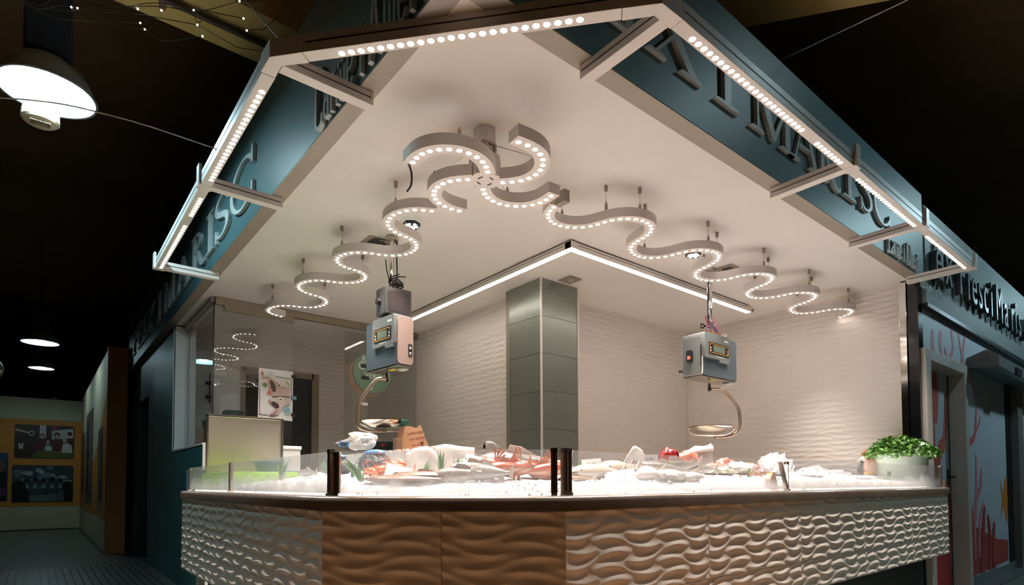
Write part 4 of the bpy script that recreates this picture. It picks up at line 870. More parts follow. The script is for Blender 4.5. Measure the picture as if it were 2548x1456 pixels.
# ------------------------------------------------------------------ crushed ice
ZX = [0.0,.07,.12,.20,.5,.95,1.05]; ZY = [.945,.957,.990,1.004,1.042,1.092,1.10]
def z_ice(d):
    for i in range(len(ZX)-1):
        if d <= ZX[i+1]: t = (d-ZX[i])/(ZX[i+1]-ZX[i]); return ZY[i]+(ZY[i+1]-ZY[i])*t
    return ZY[-1]
def d_of(x,y): return min(x,y,(x+y-A_)/sqrt(2))
def ice_z(x,y):
    v = Vector((x,y,0))
    return z_ice(d_of(x,y)) + 0.007*noise.noise(v*9) + 0.005*noise.noise(v*27)
im = MB(); DS = [0.062,0.075,0.09,0.105,0.12,0.14,0.17,0.2,0.25,0.3,0.36,0.42,0.5,0.58,0.66,0.74,0.82,0.90,0.958]
cols = 0
for d in DS:
    P = outline(d, LX-0.015, RX-0.012); row_ = []
    for (a,b,n_) in ((0,1,90),(1,2,40),(2,3,150)):
        for i in range(n_ + (1 if b == 3 else 0)):
            t = i/n_; row_.append((P[a][0]+(P[b][0]-P[a][0])*t, P[a][1]+(P[b][1]-P[a][1])*t))
    cols = len(row_)
    for x,y in row_:
        v = Vector((x,y,0)); im.v.append((x,y, (ice_z(x,y) if d > 0.07 else 0.948) + 0.004*noise.noise(v*70)))
for j in range(len(DS)-1):
    for i in range(cols-1): im.f.append((j*cols+i, j*cols+i+1, (j+1)*cols+i+1, (j+1)*cols+i))
m_ice = mat('crushed_ice', (236,238,240), 0.5, var=0.03, scale=60, bump=0.35, bscale=160, sub=0.0)
ice = tag(obj('crushed_ice', im, m_ice, smooth=True, ang=80), 'bed of white crushed ice filling the fish counter', 'ice', kind='stuff')
# loose ice lumps heaped on the bed
lump = MB(); 
for i in range(1600):
    s_ = rnd.random()*7.0
    d = 0.075+0.25*rnd.random()**1.6
    P = outline(d, LX-0.05, RX-0.05); ls = [math.dist(P[k],P[k+1]) for k in range(3)]; q = rnd.random()*sum(ls)
    k = 0
    while q > ls[k]: q -= ls[k]; k += 1
    t = q/ls[k]; x = P[k][0]+(P[k+1][0]-P[k][0])*t; y = P[k][1]+(P[k+1][1]-P[k][1])*t
    r = 0.0022+0.0035*rnd.random(); M = Matrix.Translation((x,y,ice_z(x,y)+r*0.3)) @ Euler((rnd.random()*3,rnd.random()*3,rnd.random()*3)).to_matrix().to_4x4()
    lump.box(-r,-r*0.8,-r*0.6, r,r*0.7,r*0.7, M)
tag(obj('ice_lumps', lump, m_ice), 'loose white ice lumps scattered over the front of the ice bed', 'ice', kind='stuff')
# ------------------------------------------------------------------ hanging scales
m_scale = mat('scale_grey_shell', (112,116,114), 0.40, 0.35, var=0.03); m_scale_f = mat('scale_dark_front', (74,84,90), 0.35, 0.3, var=0.04)
m_rose = mat('brushed_rose_side', (196,172,160), 0.32, 0.55, var=0.04); m_lcd = mat('lcd_green_grey', (88,98,84), 0.25, var=0.03); m_orange_l = mat('orange_outline', (214,150,60), 0.5, var=0)
m_red = emit('red_display_glow', (1.0,0.10,0.05), 2.2); m_yel = mat('yellow_sticker', (214,196,60), 0.5); m_green_p = mat('dark_green_enamel', (12,84,66), 0.35)
def scale_unit(name, label, px, py, x0,y0,x1,y1, z0,z1, face, ptop=ZC, swing=0.0):
    """box scale on a chrome ceiling tube, with hook arm and pan. face='x': front looks towards -X, 'y': towards -Y"""
    t = thing(name, label, 'scale', (px,py,z1), 'hanging scales')
    obj('ceiling_tube', MB().tube([(px,py,ptop),(px,py,z1+0.005)], 0.020, 18), m_chrome, t, smooth=True)
    obj('tube_collar', MB().tube([(px,py,ptop-0.004),(px,py,ptop-0.03)], 0.045, 18), m_steel_d, t, smooth=True)
    obj('tube_band', MB().tube([(px,py,2.46),(px,py,2.465)], 0.0215, 14), m_black, t)
    cw, cd = (y1-y0, x1-x0) if face == 'x' else (x1-x0, y1-y0)     # width of front, depth
    # local frame: u to the right on the front, w up, n outwards
    if face == 'x': F = basis((0,-1,0),(0,0,1),(x0,y1,z0))
    else: F = basis((1,0,0),(0,0,1),(x0,y0,z0))
    hh = z1-z0
    def fr(u0,w0,u1,w1,n0,n1,r=0.0): 
        return MB().prism(rrect(u0,w0,u1,w1,r,3) if r else [(u0,w0),(u1,w0),(u1,w1),(u0,w1)], n0, n1, F)
    # side toward the viewer is at u=cw for face x, u=0 for face y
    body = obj('housing', fr(0,0,cw,hh,-cd,0,0.012), m_scale_f, t, smooth=True, ang=35)
    near = cw if face == 'x' else 0
    hu0, hu1 = (cw*0.30, cw+0.004) if face == 'x' else (-0.004, cw*0.72)
    obj('head_cover', fr(hu0,hh*0.42,hu1,hh+0.008,-cd*0.96,0.020,0.012), m_scale, t, smooth=True, ang=35)
    tab0, tab1 = (cw*0.72, cw) if face == 'x' else (cw*0.42, cw*0.72)
    obj('cover_tab', fr(tab0,hh*0.36,tab1-0.006,hh*0.5,0.0,0.0195,0.008), m_scale, t, smooth=True, ang=35)
    d0, d1 = (cw*0.36, cw*0.92) if face == 'x' else (cw*0.10, cw*0.70)
    disp = obj('display_panel', fr(d0,hh*0.52,d1,hh*0.80,0.0195,0.0235,0.006), m_black, t)
    mo = MB(); a0,a1,b0,b1 = d0+0.012, d1-0.012, hh*0.55, hh*0.77
    for q in ((a0,b0,a1,b0+0.003),(a0,b1-0.003,a1,b1),(a0,b0,a0+0.003,b1),(a1-0.003,b0,a1,b1)): mo.prism([(q[0],q[1]),(q[2],q[1]),(q[2],q[3]),(q[0],q[3])], 0.0234,0.0242,F)
    obj('orange_frame', mo, m_orange_l, disp)
    obj('lcd_window', fr(a0+(a1-a0)*0.18,b0+0.010,a0+(a1-a0)*0.80,b1-0.010,0.0234,0.0245), m_lcd, disp)
    for q in range(2):
        obj('display_mark', fr(a0+0.008,b0+0.012+0.022*q,a0+0.018,b0+0.022+0.022*q,0.0234,0.0245,0.003), m_white_pl, disp)
        obj('display_mark', fr(a1-0.018,b0+0.012+0.022*q,a1-0.008,b0+0.018+0.022*q,0.0234,0.0245), m_white_pl, disp)
    text('badge', 'DIBAL', 0.022, m_white_pl, Matrix.Translation(-Vector((px,py,z1))) @ F @ Matrix.Translation((hu1-0.055 if face=='x' else hu1-0.05, hh*0.90, 0.0206)), t, 0.0006)
    for q in range(4): obj('key_mark', fr(d0+(d1-d0)*(0.32+0.11*q),hh*0.475,d0+(d1-d0)*(0.38+0.11*q),hh*0.49,0.0195,0.0215), m_white_pl, t)
    obj('base_plate', fr(0.004,-0.012,cw-0.004,0.001,-cd+0.01,-0.006), m_steel, t, bevel=0.003)
    obj('underside_sticker', MB().box(px-0.02,py-0.05,z0-0.0135, px+0.02,py+0.02,z0-0.0118), m_yel, t)
    obj('label_tray', MB().box(x1-0.07,(y0+0.02),z0-0.03, x1-0.02,y0+0.09,z0-0.012), m_white_pl, t, bevel=0.004)
    # side panel facing the camera
    if face == 'x':
        S = basis((1,0,0),(0,0,1),(x0,y0,z0))
        obj('side_panel', MB().prism(rrect(0.006,0.004,cd-0.004,hh-0.004,0.03,5), 0.0, 0.012, S), m_rose, t, smooth=True, ang=35)
        kp = obj('key_pad', MB().prism(rrect(cd*0.66,hh*0.17,cd*0.90,hh*0.44,0.004), 0.012, 0.0145, S), m_dark, t)
        kf = MB().prism(rrect(cd*0.68,hh*0.19,cd*0.88,hh*0.42,0.004), 0.0144, 0.0150, S); obj('key_pad_face', kf, m_black, kp)
        for up_ in (1,-1):
            cz = hh*(0.365 if up_ > 0 else 0.245); cxx = cd*0.78
            obj('arrow_key', MB().prism([(cxx-0.010,cz-0.008*up_),(cxx+0.010,cz-0.008*up_),(cxx,cz+0.012*up_)], 0.0150, 0.0158, S), m_white_pl, kp)
    else:
        S = basis((0,-1,0),(0,0,1),(x0,y1,z0))
        obj('side_door', MB().prism(rrect(0.010,0.012,cd-0.012,hh-0.025,0.015,4), 0.0, 0.012, S), m_scale, t, smooth=True, ang=35)
        obj('door_rim', MB().prism(rrect(0.002,0.004,cd-0.004,hh-0.006,0.015,4), -0.001, 0.003, S), m_alu, t)
        sw_ = obj('switch_block', MB().prism(rrect(cd*0.30,hh*0.34,cd*0.56,hh*0.62,0.014,4), 0.011, 0.034, S), m_black, t, smooth=True, ang=35)
        obj('switch_light', MB().prism([(cd*0.36,hh*0.40),(cd*0.50,hh*0.40),(cd*0.50,hh*0.48),(cd*0.36,hh*0.48)], 0.0338, 0.0348, S), m_red, sw_)
        obj('hinge_bar', MB().prism([(cd-0.014,hh*0.2),(cd-0.008,hh*0.2),(cd-0.008,hh*0.72),(cd-0.014,hh*0.72)], 0.012, 0.020, S), m_black, t)
        obj('latch', MB().tube([(x0-0.004,y1-0.005,z0+0.05),(x0-0.03,y1+0.01,z0+0.05)], 0.012, 10), m_black, t)
    return t
scL = scale_unit('hanging_scale', 'grey hanging scale under the small monitor, pan with green rim above the left counter', 1.172,2.345, 1.095,2.165,1.235,2.565, 1.842,2.185, 'x')
scL.rotation_euler = (0,0,radians(5))
scR = scale_unit('hanging_scale', 'grey hanging scale with red switch light and a picture card on top, right counter', 3.559,1.229, 3.30,1.135,3.80,1.33, 1.870,2.205, 'y')
def pan_arm(root, hx, hy, hz, pts, pan, label):
    """bent flat arm from the hook to the pan bracket (plane given by direction u)"""
    obj('hook', MB().tube([(hx,hy,hz+0.09),(hx,hy,hz+0.03)], 0.006, 8).tube([(hx,hy,hz+0.035),(hx,hy,hz-0.03)], 0.013, 12), m_steel, root, smooth=True)
    obj('arm', MB().tube(smoothpath(pts,5), 0.0135, 10), mat('arm_dull_steel', (150,132,118), 0.36, 0.9, var=0.05), root, smooth=True)
    cx_,cy_,cz_,r = pan
    prof = [(0.0,-0.052),(0.06,-0.051),(0.11,-0.043),(r-0.012,-0.012),(r-0.003,0.0),(r+0.006,0.002),(r+0.006,0.005),(r-0.006,0.003),(r-0.016,-0.010),(0.108,-0.040),(0.0,-0.048)]
    p = obj('pan', MB().lathe(prof, (cx_,cy_,cz_), 36), mat('pan_steel', (222,210,196), 0.16, 1.0, var=0.05, scale=9), root, smooth=True)
    cr = MB()
    for k in range(7):
        a = -0.95+0.316*k
    return p
fwd = Vector((0.618,0.786,0)); rgt = Vector((0.786,-0.618,0))
def P3(base, r, z): return tuple(Vector((base[0],base[1],0))+rgt*r+Vector((0,0,z)))
bL = (1.172,2.345)
pan_arm(scL, 1.15,2.362,1.775, [P3(bL,-0.03,1.765),P3(bL,-0.075,1.768),P3(bL,-0.115,1.750),P3(bL,-0.185,1.655),P3(bL,-0.225,1.585),P3(bL,-0.236,1.52),P3(bL,-0.238,1.465),P3(bL,-0.222,1.41),P3(bL,-0.15,1.385),P3(bL,-0.03,1.378)], (*P3(bL,-0.048,0)[:2],1.452,0.172), 'l')
br_ = obj('pan_bracket', MB().tube(smoothpath([P3(bL,-0.22,1.44),P3(bL,-0.13,1.392),P3(bL,-0.04,1.382),P3(bL,0.06,1.392),P3(bL,0.125,1.445)],4), 0.007, 8), m_steel, scL, smooth=True)
cxL, cyL = P3(bL,-0.048,0)[:2]
gr = MB(); prof = [(0.174,0.006),(0.179,0.002),(0.168,-0.022),(0.146,-0.040)]
a_c = math.atan2(rgt.y, rgt.x)
for k in range(7):
    for (r,z) in prof: a = a_c-0.75+0.15*k; gr.v.append((cxL+r*cos(a)*1.004, cyL+r*sin(a)*1.004, 1.452+z-0.0015))
for k in range(6):
    for i in range(3): gr.f.append((k*4+i,k*4+i+1,(k+1)*4+i+1,(k+1)*4+i))
o = obj('pan_band', gr, m_green_p, scL, smooth=True); sm = o.modifiers.new('thickness','SOLIDIFY'); sm.thickness = 0.003; sm.offset = 1; o['label'] = 'dark green enamel band on the pan rim'
bR = (3.559,1.229)
pan_arm(scR, 3.545,1.24,1.80, [P3(bR,0.0,1.79),P3(bR,0.06,1.79),P3(bR,0.115,1.775),P3(bR,0.18,1.70),P3(bR,0.225,1.63),P3(bR,0.238,1.56),P3(bR,0.235,1.48),P3(bR,0.20,1.415),P3(bR,0.12,1.385),P3(bR,0.02,1.38)], (*P3(bR,-0.015,0)[:2],1.462,0.198), 'r')
obj('pan_bracket', MB().tube(smoothpath([P3(bR,-0.205,1.455),P3(bR,-0.16,1.41),P3(bR,-0.05,1.398),P3(bR,0.10,1.40),P3(bR,0.19,1.45)],4), 0.007, 8), m_steel, scR, smooth=True)
# small monitor on the left tube
mo = thing('small_monitor', 'small dark monitor fixed to the ceiling tube above the left hanging scale', 'monitor', (1.17,2.345,2.32))
Fm = basis((1,0,0),(0,0,1),(1.070,2.255,2.215))
obj('casing', MB().prism(rrect(0,0,0.215,0.195,0.006), -0.13, 0.0, Fm), m_dark, mo)
obj('bezel', MB().prism(rrect(0.006,0.006,0.209,0.189,0.006), -0.001, 0.006, Fm), mat('bezel_grey', (66,65,63), 0.45), mo)
arc = [(0.022,0.02),(0.196,0.02)]+[(0.196-0.174*i/10, 0.150+0.026*sin(pi*(0.12+0.76*i/10))) for i in range(11)]
obj('screen', MB().prism(arc, 0.0055, 0.0075, Fm), mat('blank_screen', (52,47,48), 0.25, var=0.02), mo)
obj('side_knob', MB().tube([(1.070,2.33,2.31),(1.045,2.33,2.31)], 0.022, 12), m_black, mo)
obj('lower_stem', MB().tube([(1.13,2.30,2.215),(1.13,2.30,2.18)], 0.012, 8), m_black, mo)
cb = thing('cable_bundle', 'knotted black cables above the small monitor on the left ceiling tube', 'cable', (1.19,2.32,2.45))
for k in range(5):
    q = [(1.19+0.05*cos(1.3*k+j*1.4)*(0.5+0.12*j), 2.30+0.05*sin(0.9*k+j*1.6), 2.425+0.016*j+0.01*sin(k+j)) for j in range(6)]
    obj('cable_loop', MB().tube(smoothpath(q,4), 0.005, 6), m_black, cb, smooth=True)
obj('cable_drop', MB().tube(smoothpath([(1.205,2.325,ZC),(1.20,2.322,2.70),(1.203,2.322,2.56),(1.198,2.318,2.44)],5), 0.006, 6), m_black, cb, smooth=True)
obj('cable_drop', MB().tube(smoothpath([(1.10,2.30,2.62),(1.12,2.32,2.55),(1.15,2.34,2.49)],5), 0.004, 6), m_black, cb, smooth=True)
obj('cable_loop', MB().tube(smoothpath([(1.19,2.33,2.78),(1.08,2.42,2.80),(1.04,2.50,2.77),(1.10,2.52,2.74),(1.17,2.44,2.75)],5), 0.006, 6), m_black, cb, smooth=True)
def jbox(x, y, label, hatch=True):
    t = thing('ceiling_hatch', label, 'access plate', (x,y,ZC))
    obj('plate', MB().box(x-0.10,y-0.09,ZC-0.006, x+0.10,y+0.09,ZC), m_soffit, t, bevel=0.002)
    obj('socket', MB().box(x-0.05,y-0.05,ZC-0.012, x+0.03,y+0.03,ZC-0.006), m_black, t)
    obj('plug', MB().tube([(x+0.05,y-0.02,ZC-0.006),(x+0.05,y-0.02,ZC-0.05)], 0.014, 8), m_black, t)
    return t
jbox(1.13,2.50,'taupe ceiling access plate with socket behind the left ceiling tube'); jbox(3.70,1.14,'taupe ceiling access plate with hanging plug behind the right serpentine light')
tag(obj('power_cable', MB().tube(smoothpath([(3.66,1.12,ZC-0.02),(3.60,1.16,2.76),(3.53,1.21,2.755),(3.527,1.225,2.60),(3.524,1.225,2.45),(3.53,1.225,2.28)],6), 0.006, 6), m_black, smooth=True), 'black cable running down behind the right ceiling tube', 'cable')
pc = thing('picture_card', 'pink and yellow picture card leaning on top of the right hanging scale', 'card', (3.50,1.17,2.21))
pM = basis((1,-0.25,0),(0.02,0.3,1),(3.475,1.190,2.210))
flat(pc, pM, [(mat('card_pink', (206,150,160), 0.35, var=0.2, scale=30), rrect(0,0,0.145,0.20,0.004)), ((120,90,140), [(0.03,0.05),(0.07,0.16),(0.10,0.15),(0.12,0.05)]), ((214,180,90), [(0.03,0.02),(0.06,0.09),(0.09,0.03)]), ((180,70,90), ell(0.05,0.14,0.018)), ((226,200,190), ell(0.10,0.12,0.016)), ((210,160,80), ell(0.12,0.04,0.014))], 'print')
coil = [(3.505+0.012*cos(j*1.6), 1.215+0.012*sin(j*1.6), 2.21+0.006*j) for j in range(26)]
tag(obj('coiled_cable', MB().tube(smoothpath(coil,3), 0.003, 5).tube(smoothpath([(3.50,1.22,2.30),(3.46,1.25,2.33),(3.45,1.24,2.29),(3.48,1.23,2.31)],4), 0.006, 6), m_black, smooth=True), 'coiled black cable beside the picture card on the right scale', 'cable')
tag(obj('plastic_cup', MB().lathe([(0,0),(0.03,0),(0.035,0.05),(0.033,0.05),(0.028,0.004)], (3.70,1.20,2.214), 18), film('clear_plastic', (0.95,0.95,0.95), (0.9,0.9,0.9), 0.25, 0.1), smooth=True), 'small clear plastic cup on top of the right hanging scale', 'cup')

# ------------------------------------------------------------------ posters and signs
po = thing('fish_poster', 'white poster of two gaping fish heads taped to the glass partition', 'poster', (1.06,4.63,1.92))
PM = basis((1,0,0),(0,0,1),(0.887,4.6335,1.655))
W_, H_ = 0.343, 0.520
def S2(pts): return [(x*W_, y*H_) for x,y in pts]
fl = [(mat('poster_paper', (226,220,216), 0.5, var=0.01), [(0,0.02),(W_,0.0),(W_+0.004,H_-0.002),(0.006,H_)]),
 ((72,92,108), S2([(0.04,0.10),(0.06,0.10),(0.06,0.60),(0.04,0.62)])), ((72,92,108), S2([(0.04,0.085),(0.5,0.065),(0.5,0.075),(0.04,0.10)])), ((72,92,108), S2([(0.50,0.855),(0.95,0.835),(0.95,0.85),(0.50,0.87)])), ((72,92,108), S2([(0.945,0.40),(0.965,0.40),(0.965,0.83),(0.945,0.83)])),
 ((198,88,60), S2([(0.07,0.87),(0.10,0.95),(0.15,0.90),(0.16,0.87)])), ((90,110,120), S2([(0.08,0.865),(0.13,0.85),(0.18,0.875),(0.13,0.86)])),
 ((176,150,140), S2([(0.10,0.78),(0.30,0.80),(0.36,0.84),(0.10,0.84)])), ((96,120,70), S2([(0.12,0.66),(0.22,0.62),(0.26,0.70),(0.16,0.72)])), ((150,170,90), S2([(0.78,0.78),(0.90,0.68),(0.90,0.74),(0.82,0.80)])),
 ((188,160,148), S2([(0.27,0.72),(0.28,0.83),(0.36,0.83),(0.50,0.76),(0.62,0.70),(0.90,0.66),(0.90,0.50),(0.60,0.48),(0.36,0.47),(0.24,0.50),(0.30,0.58)])), ((150,96,84), S2([(0.30,0.74),(0.32,0.80),(0.38,0.78),(0.36,0.70)])), ((74,56,50), S2([(0.33,0.76),(0.40,0.77),(0.50,0.66),(0.50,0.56),(0.42,0.55),(0.36,0.62)])), ((184,104,84), S2([(0.24,0.51),(0.34,0.60),(0.36,0.55),(0.40,0.50),(0.28,0.49)])),
 ((230,222,214), ell(0.60*W_,0.685*H_,0.014,0.016)), ((30,26,24), ell(0.595*W_,0.685*H_,0.008,0.011)), ((80,72,66), S2([(0.40,0.47),(0.9,0.49),(0.9,0.46),(0.44,0.44)])),
 ((196,178,166), S2([(0.28,0.34),(0.30,0.40),(0.45,0.44),(0.62,0.47),(0.90,0.46),(0.88,0.32),(0.72,0.28),(0.66,0.20),(0.55,0.12),(0.38,0.09),(0.32,0.11),(0.45,0.18),(0.55,0.24),(0.42,0.27)])), ((60,46,42), S2([(0.34,0.345),(0.45,0.37),(0.58,0.32),(0.60,0.25),(0.50,0.23),(0.40,0.28)])), ((170,110,96), S2([(0.28,0.35),(0.31,0.40),(0.36,0.39),(0.33,0.34)])), ((178,130,116), S2([(0.34,0.10),(0.44,0.15),(0.54,0.22),(0.58,0.2),(0.48,0.11),(0.38,0.085)])),
 ((236,230,222), ell(0.63*W_,0.415*H_,0.015,0.017)), ((24,22,22), ell(0.63*W_,0.415*H_,0.0075,0.009)), ((150,190,198), ell(0.82*W_,0.205*H_,0.036,0.038))]
flat(po, PM, fl)
text('poster_text', 'MENJA PEIX, VIU MILLOR!', 0.020, pm((70,74,78)), Matrix.Translation((-0.075,0.0035-0.02,-0.215)) @ basis((1,0,-0.02),(0.0,0,1.3),(0,0,0)), po, 0.0004)
text('poster_text', 'Gremi de\nPeixaters\nde Catalunya', 0.017, pm((150,146,146)), Matrix.Translation((-0.055,0.0035-0.02,0.205)) @ basis((1,0,0),(0,0,1),(0,0,0)), po, 0.0004)
text('poster_text', '+ de 50\nespècies\nal mercat', 0.016, pm((30,50,56)), Matrix.Translation((0.108,0.0035-0.022,-0.155)) @ basis((1,0,0.05),(0,0,1),(0,0,0)), po, 0.0004)
for dz, mm in ((0.20,m_black),(-0.02,mat('blue_grey_tape', (96,130,140), 0.5)),(-0.20,m_black)): obj('tape_tab', MB().box(1.215,4.621,1.92+dz-0.018, 1.268,4.6275,1.92+dz+0.018), mm, po, bevel=0.003)
gs = thing('round_sign', 'round sage green sign with white capitals behind the left hanging scale', 'sign', (2.11,4.62,2.28))
GM = basis((1,0,0),(0,0,1),(2.12,4.626,2.27))
obj('disc', MB().prism(ell(0,0,0.235,0.235,48), 0, 0.008, GM), mat('sage_green_board', (98,128,104), 0.5, var=0.02), gs)
obj('shadow_disc', MB().prism(ell(-0.055,-0.055,0.235,0.235,48), -0.004, 0.0, GM), mat('sign_shadow_brown', (126,104,84), 0.5, var=0.2, scale=12), gs)  # brown disc paints the sign's offset shadow and reflection on the glass
for tx, x, z, s_ in (('RACÓ',0.0,0.135,0.095),('COSA',-0.01,0.055,0.125),("VERDA'",0.045,-0.045,0.085),('J',0.0,-0.14,0.12)):
    text('sign_text', tx, s_, m_white_pl, Matrix.Translation((2.12-2.11+x, 4.6175-4.62, 2.27-2.28+z)) @ basis((1,0,-0.04),(0.04,0,1),(0,0,0)), gs, 0.0008)
sb_ = thing('steel_back_panel', 'matt stainless back panel with folded rim at the end of the left counter', 'panel', (0.41,3.22,1.3))
obj('sheet', MB().box(0.145,3.21,1.03, 0.672,3.22,1.505), m_steel_d, sb_)
fm = MB(); 
for q in ((0.135,3.20,1.03,0.150,3.225,1.515),(0.667,3.20,1.03,0.682,3.225,1.515),(0.135,3.20,1.502,0.682,3.225,1.517)): fm.box(*q)
obj('folded_rim', fm, m_steel, sb_, bevel=0.002)
wb_ = thing('white_storage_box', 'white lidded box beside the stainless back panel', 'box', (0.86,3.6,1.2))
obj('box_body', MB().box(0.78,3.52,1.03, 0.93,3.68,1.295), m_white_pl, wb_, bevel=0.006); obj('lid', MB().box(0.772,3.512,1.295, 0.938,3.688,1.325), m_white_pl, wb_, bevel=0.006)
bs_ = thing('back_bench', 'low white work bench behind the left counter holding box and speaker', 'bench', (1.3,3.3,FZ))
obj('bench_top', MB().box(1.02,2.30,1.0, 1.36,4.0,1.03), m_white_pl, bs_); obj('bench_top_end', MB().box(0.70,3.42,1.0, 1.02,4.0,1.03), m_white_pl, bs_); obj('bench_body', MB().box(1.05,2.33,FZ, 1.34,3.98,1.0), m_white_pl, bs_)
# things seen through the side window
sh = thing('equipment_stack', 'dark kitchen machine with lidded pots inside the side window', 'appliance', (0.85,5.55,1.3))
obj('machine_body', MB().box(0.62,5.35,0.9, 0.98,5.75,1.62), m_black, sh, bevel=0.02); obj('pot', MB().lathe([(0,1.62),(0.11,1.62),(0.115,1.80),(0.10,1.815),(0,1.82)], (0.86,5.45,0), 20), m_dark, sh, smooth=True)
obj('pot', MB().lathe([(0,1.62),(0.13,1.62),(0.14,1.70),(0.06,1.74),(0,1.75)], (0.72,5.62,0), 20), m_black, sh, smooth=True)
for q in range(3): obj('dial', MB().tube([(0.63+0.1*q,5.35,1.35),(0.63+0.1*q,5.335,1.35)], 0.022, 10), m_steel, sh)
obj('stand_base', MB().box(0.55,5.30,FZ, 1.0,5.80,0.9), m_dark, sh)
hk = thing('hanging_utensil', 'dark utensil rail hanging behind the side window', 'utensil', (0.72,5.9,2.1))
obj('hanger_rod', MB().tube([(0.72,5.95,2.30),(0.72,5.95,1.95)], 0.006, 6), m_black, hk)
for z in (2.18,2.02): obj('ladle', MB().lathe([(0,-0.03),(0.03,-0.02),(0.035,0.01),(0.0,0.012)], (0.70,5.93,z), 12), m_black, hk, smooth=True)
def dk(c, f=0.55): return tuple(round(255*((x/255)**2.2*f)**(1/2.2)) for x in c)
# ------------------------------------------------------------------ fish, seafood and dressing on the ice
RZ = -0.666      # along the picture's width
m_fin = mat('pale_fin', dk((206,190,176), 0.62), 0.4, var=0.08, scale=40); m_eye = mat('fish_eye', (16,14,14), 0.1, var=0); m_eyew = mat('fish_eye_ring', dk((220,206,180), 0.62), 0.2, var=0)
def fishmat(name, back, belly, rough=0.22, spots=0.25, scale=60):
    back, belly = dk(back), dk(belly)
    M = mat(name, back, rough, var=spots, scale=scale, coat=0.4)
    if M.get('done'): return M
    nt = M.node_tree; N = nt.nodes.new; L = nt.links.new; b = nt.nodes['Principled BSDF']; src = b.inputs['Base Color'].links[0].from_socket
    tc = N('ShaderNodeTexCoord'); sp = N('ShaderNodeSeparateXYZ'); L(tc.outputs['Generated'], sp.inputs[0])
    mr = N('ShaderNodeMapRange'); mr.inputs[1].default_value = 0.35; mr.inputs[2].default_value = 0.72; L(sp.outputs['Z'], mr.inputs[0])
    mx = N('ShaderNodeMix'); mx.data_type = 'RGBA'; L(mr.outputs[0], mx.inputs[0]); mx.inputs[6].default_value = rgb(*belly); L(src, mx.inputs[7]); L(mx.outputs[2], b.inputs['Base Color'])
    M['done'] = 1; return M
def fish(label, x, y, rz, ln, ht, wd, mt, fmt=None, lift=0.0, pitch=0.0, rollx=0.0, bend=0.0, fins=True, cat='fish', name='fish', group=None, z=None, prof=None, tailup=1.0):
    fmt = fmt or m_fin
    zz = (ice_z(x,y) if z is None else z) + lift
    t = thing(name, label, cat, (x,y,zz), group)
    t.rotation_euler = (rollx, pitch, rz)
    P = prof or [(0,.06),(.03,.30),(.09,.62),(.18,.88),(.30,1.0),(.45,.95),(.60,.75),(.75,.48),(.87,.26),(.94,.20)]
    def bx(u): return ((u-0.5)*ln, bend*sin(pi*u)*ln)
    mb = MB(); n = 14; k0 = 0
    for u, r in P:
        cx_, cy_ = bx(u)
        for k in range(n): a = 2*pi*k/n; mb.v.append((cx_, cy_+cos(a)*r*wd/2, ht*0.42+sin(a)*r*ht/2))
    m_ = len(P)
    for i in range(m_-1):
        for k in range(n): mb.f.append((i*n+k,i*n+(k+1)%n,(i+1)*n+(k+1)%n,(i+1)*n+k))
    mb.f += [tuple(range(n-1,-1,-1)), tuple(range((m_-1)*n,m_*n))]
    link('body', mb.mesh('body', mt, True, 70), t)
    cx_, cy_ = bx(0.93); zc = ht*0.42
    tl = MB().prism([(0,-0.09*ht),(0.10*ln,-0.55*ht*tailup),(0.085*ln,0),(0.10*ln,0.55*ht*tailup),(0,0.09*ht)], -0.003, 0.003, Matrix.Translation((cx_,cy_,zc)) @ Matrix.Rotation(pi/2,4,'X'))
    link('tail_fin', tl.mesh('tail_fin', fmt), t)
    if fins:
        d0, d1 = bx(0.35)[0], bx(0.66)[0]
        df = MB().prism([(d0,zc+0.46*ht),(d0+0.04*ln,zc+0.78*ht),((d0+d1)/2,zc+0.70*ht),(d1,zc+0.32*ht)], -0.002, 0.002, Matrix.Translation((0,bx(0.5)[1],0)) @ Matrix.Rotation(pi/2,4,'X'))
        link('dorsal_fin', df.mesh('dorsal_fin', fmt), t)
        for sg in (1,-1):
            pf = MB().prism([(bx(.26)[0],0),(bx(.42)[0],-0.16*ht),(bx(.45)[0],0.08*ht)], -0.0015, 0.0015, Matrix.Translation((0,bx(.3)[1]+sg*wd*0.47,zc)) @ Matrix.Rotation(pi/2+0.35*sg,4,'X'))
            link('side_fin', pf.mesh('side_fin', fmt), t)
    for sg in (1,-1):
        ex, ey = bx(0.10)
        e = link('eye', MB().lathe([(0,-0.004),(0.07*ht,-0.003),(0.10*ht,0.0),(0.07*ht,0.004),(0,0.006)], (0,0,0), 12).mesh('eye', m_eyew, True), t); e.matrix_local = Matrix.Translation((ex,ey+sg*wd*0.31,zc+0.10*ht)) @ Matrix.Rotation(-sg*pi/2,4,'X')
        p = link('pupil', MB().lathe([(0,0.004),(0.05*ht,0.005),(0,0.008)], (0,0,0), 10).mesh('pupil', m_eye, True), e)
    mo_ = MB().prism([(0,-0.02*ht),(0.05*ln,-0.01*ht),(0.05*ln,0.015*ht),(0,0.02*ht)], -wd*0.26, wd*0.26, Matrix.Translation((bx(0.004)[0],bx(0)[1],zc-0.06*ht)) @ Matrix.Rotation(pi/2,4,'X'))
    link('mouth', mo_.mesh('mouth', m_eye), t)
    return t
f_grey = fishmat('grey_skin', (128,122,114), (226,216,206)); f_silver = fishmat('silver_skin', (150,144,138), (238,232,226), 0.18, 0.2, 90)
f_red = fishmat('red_gurnard_skin', (216,92,56), (238,170,140), 0.25, 0.15, 40); f_brown = fishmat('sandy_flatfish_skin', (172,134,104), (206,176,150), 0.35, 0.2, 30)
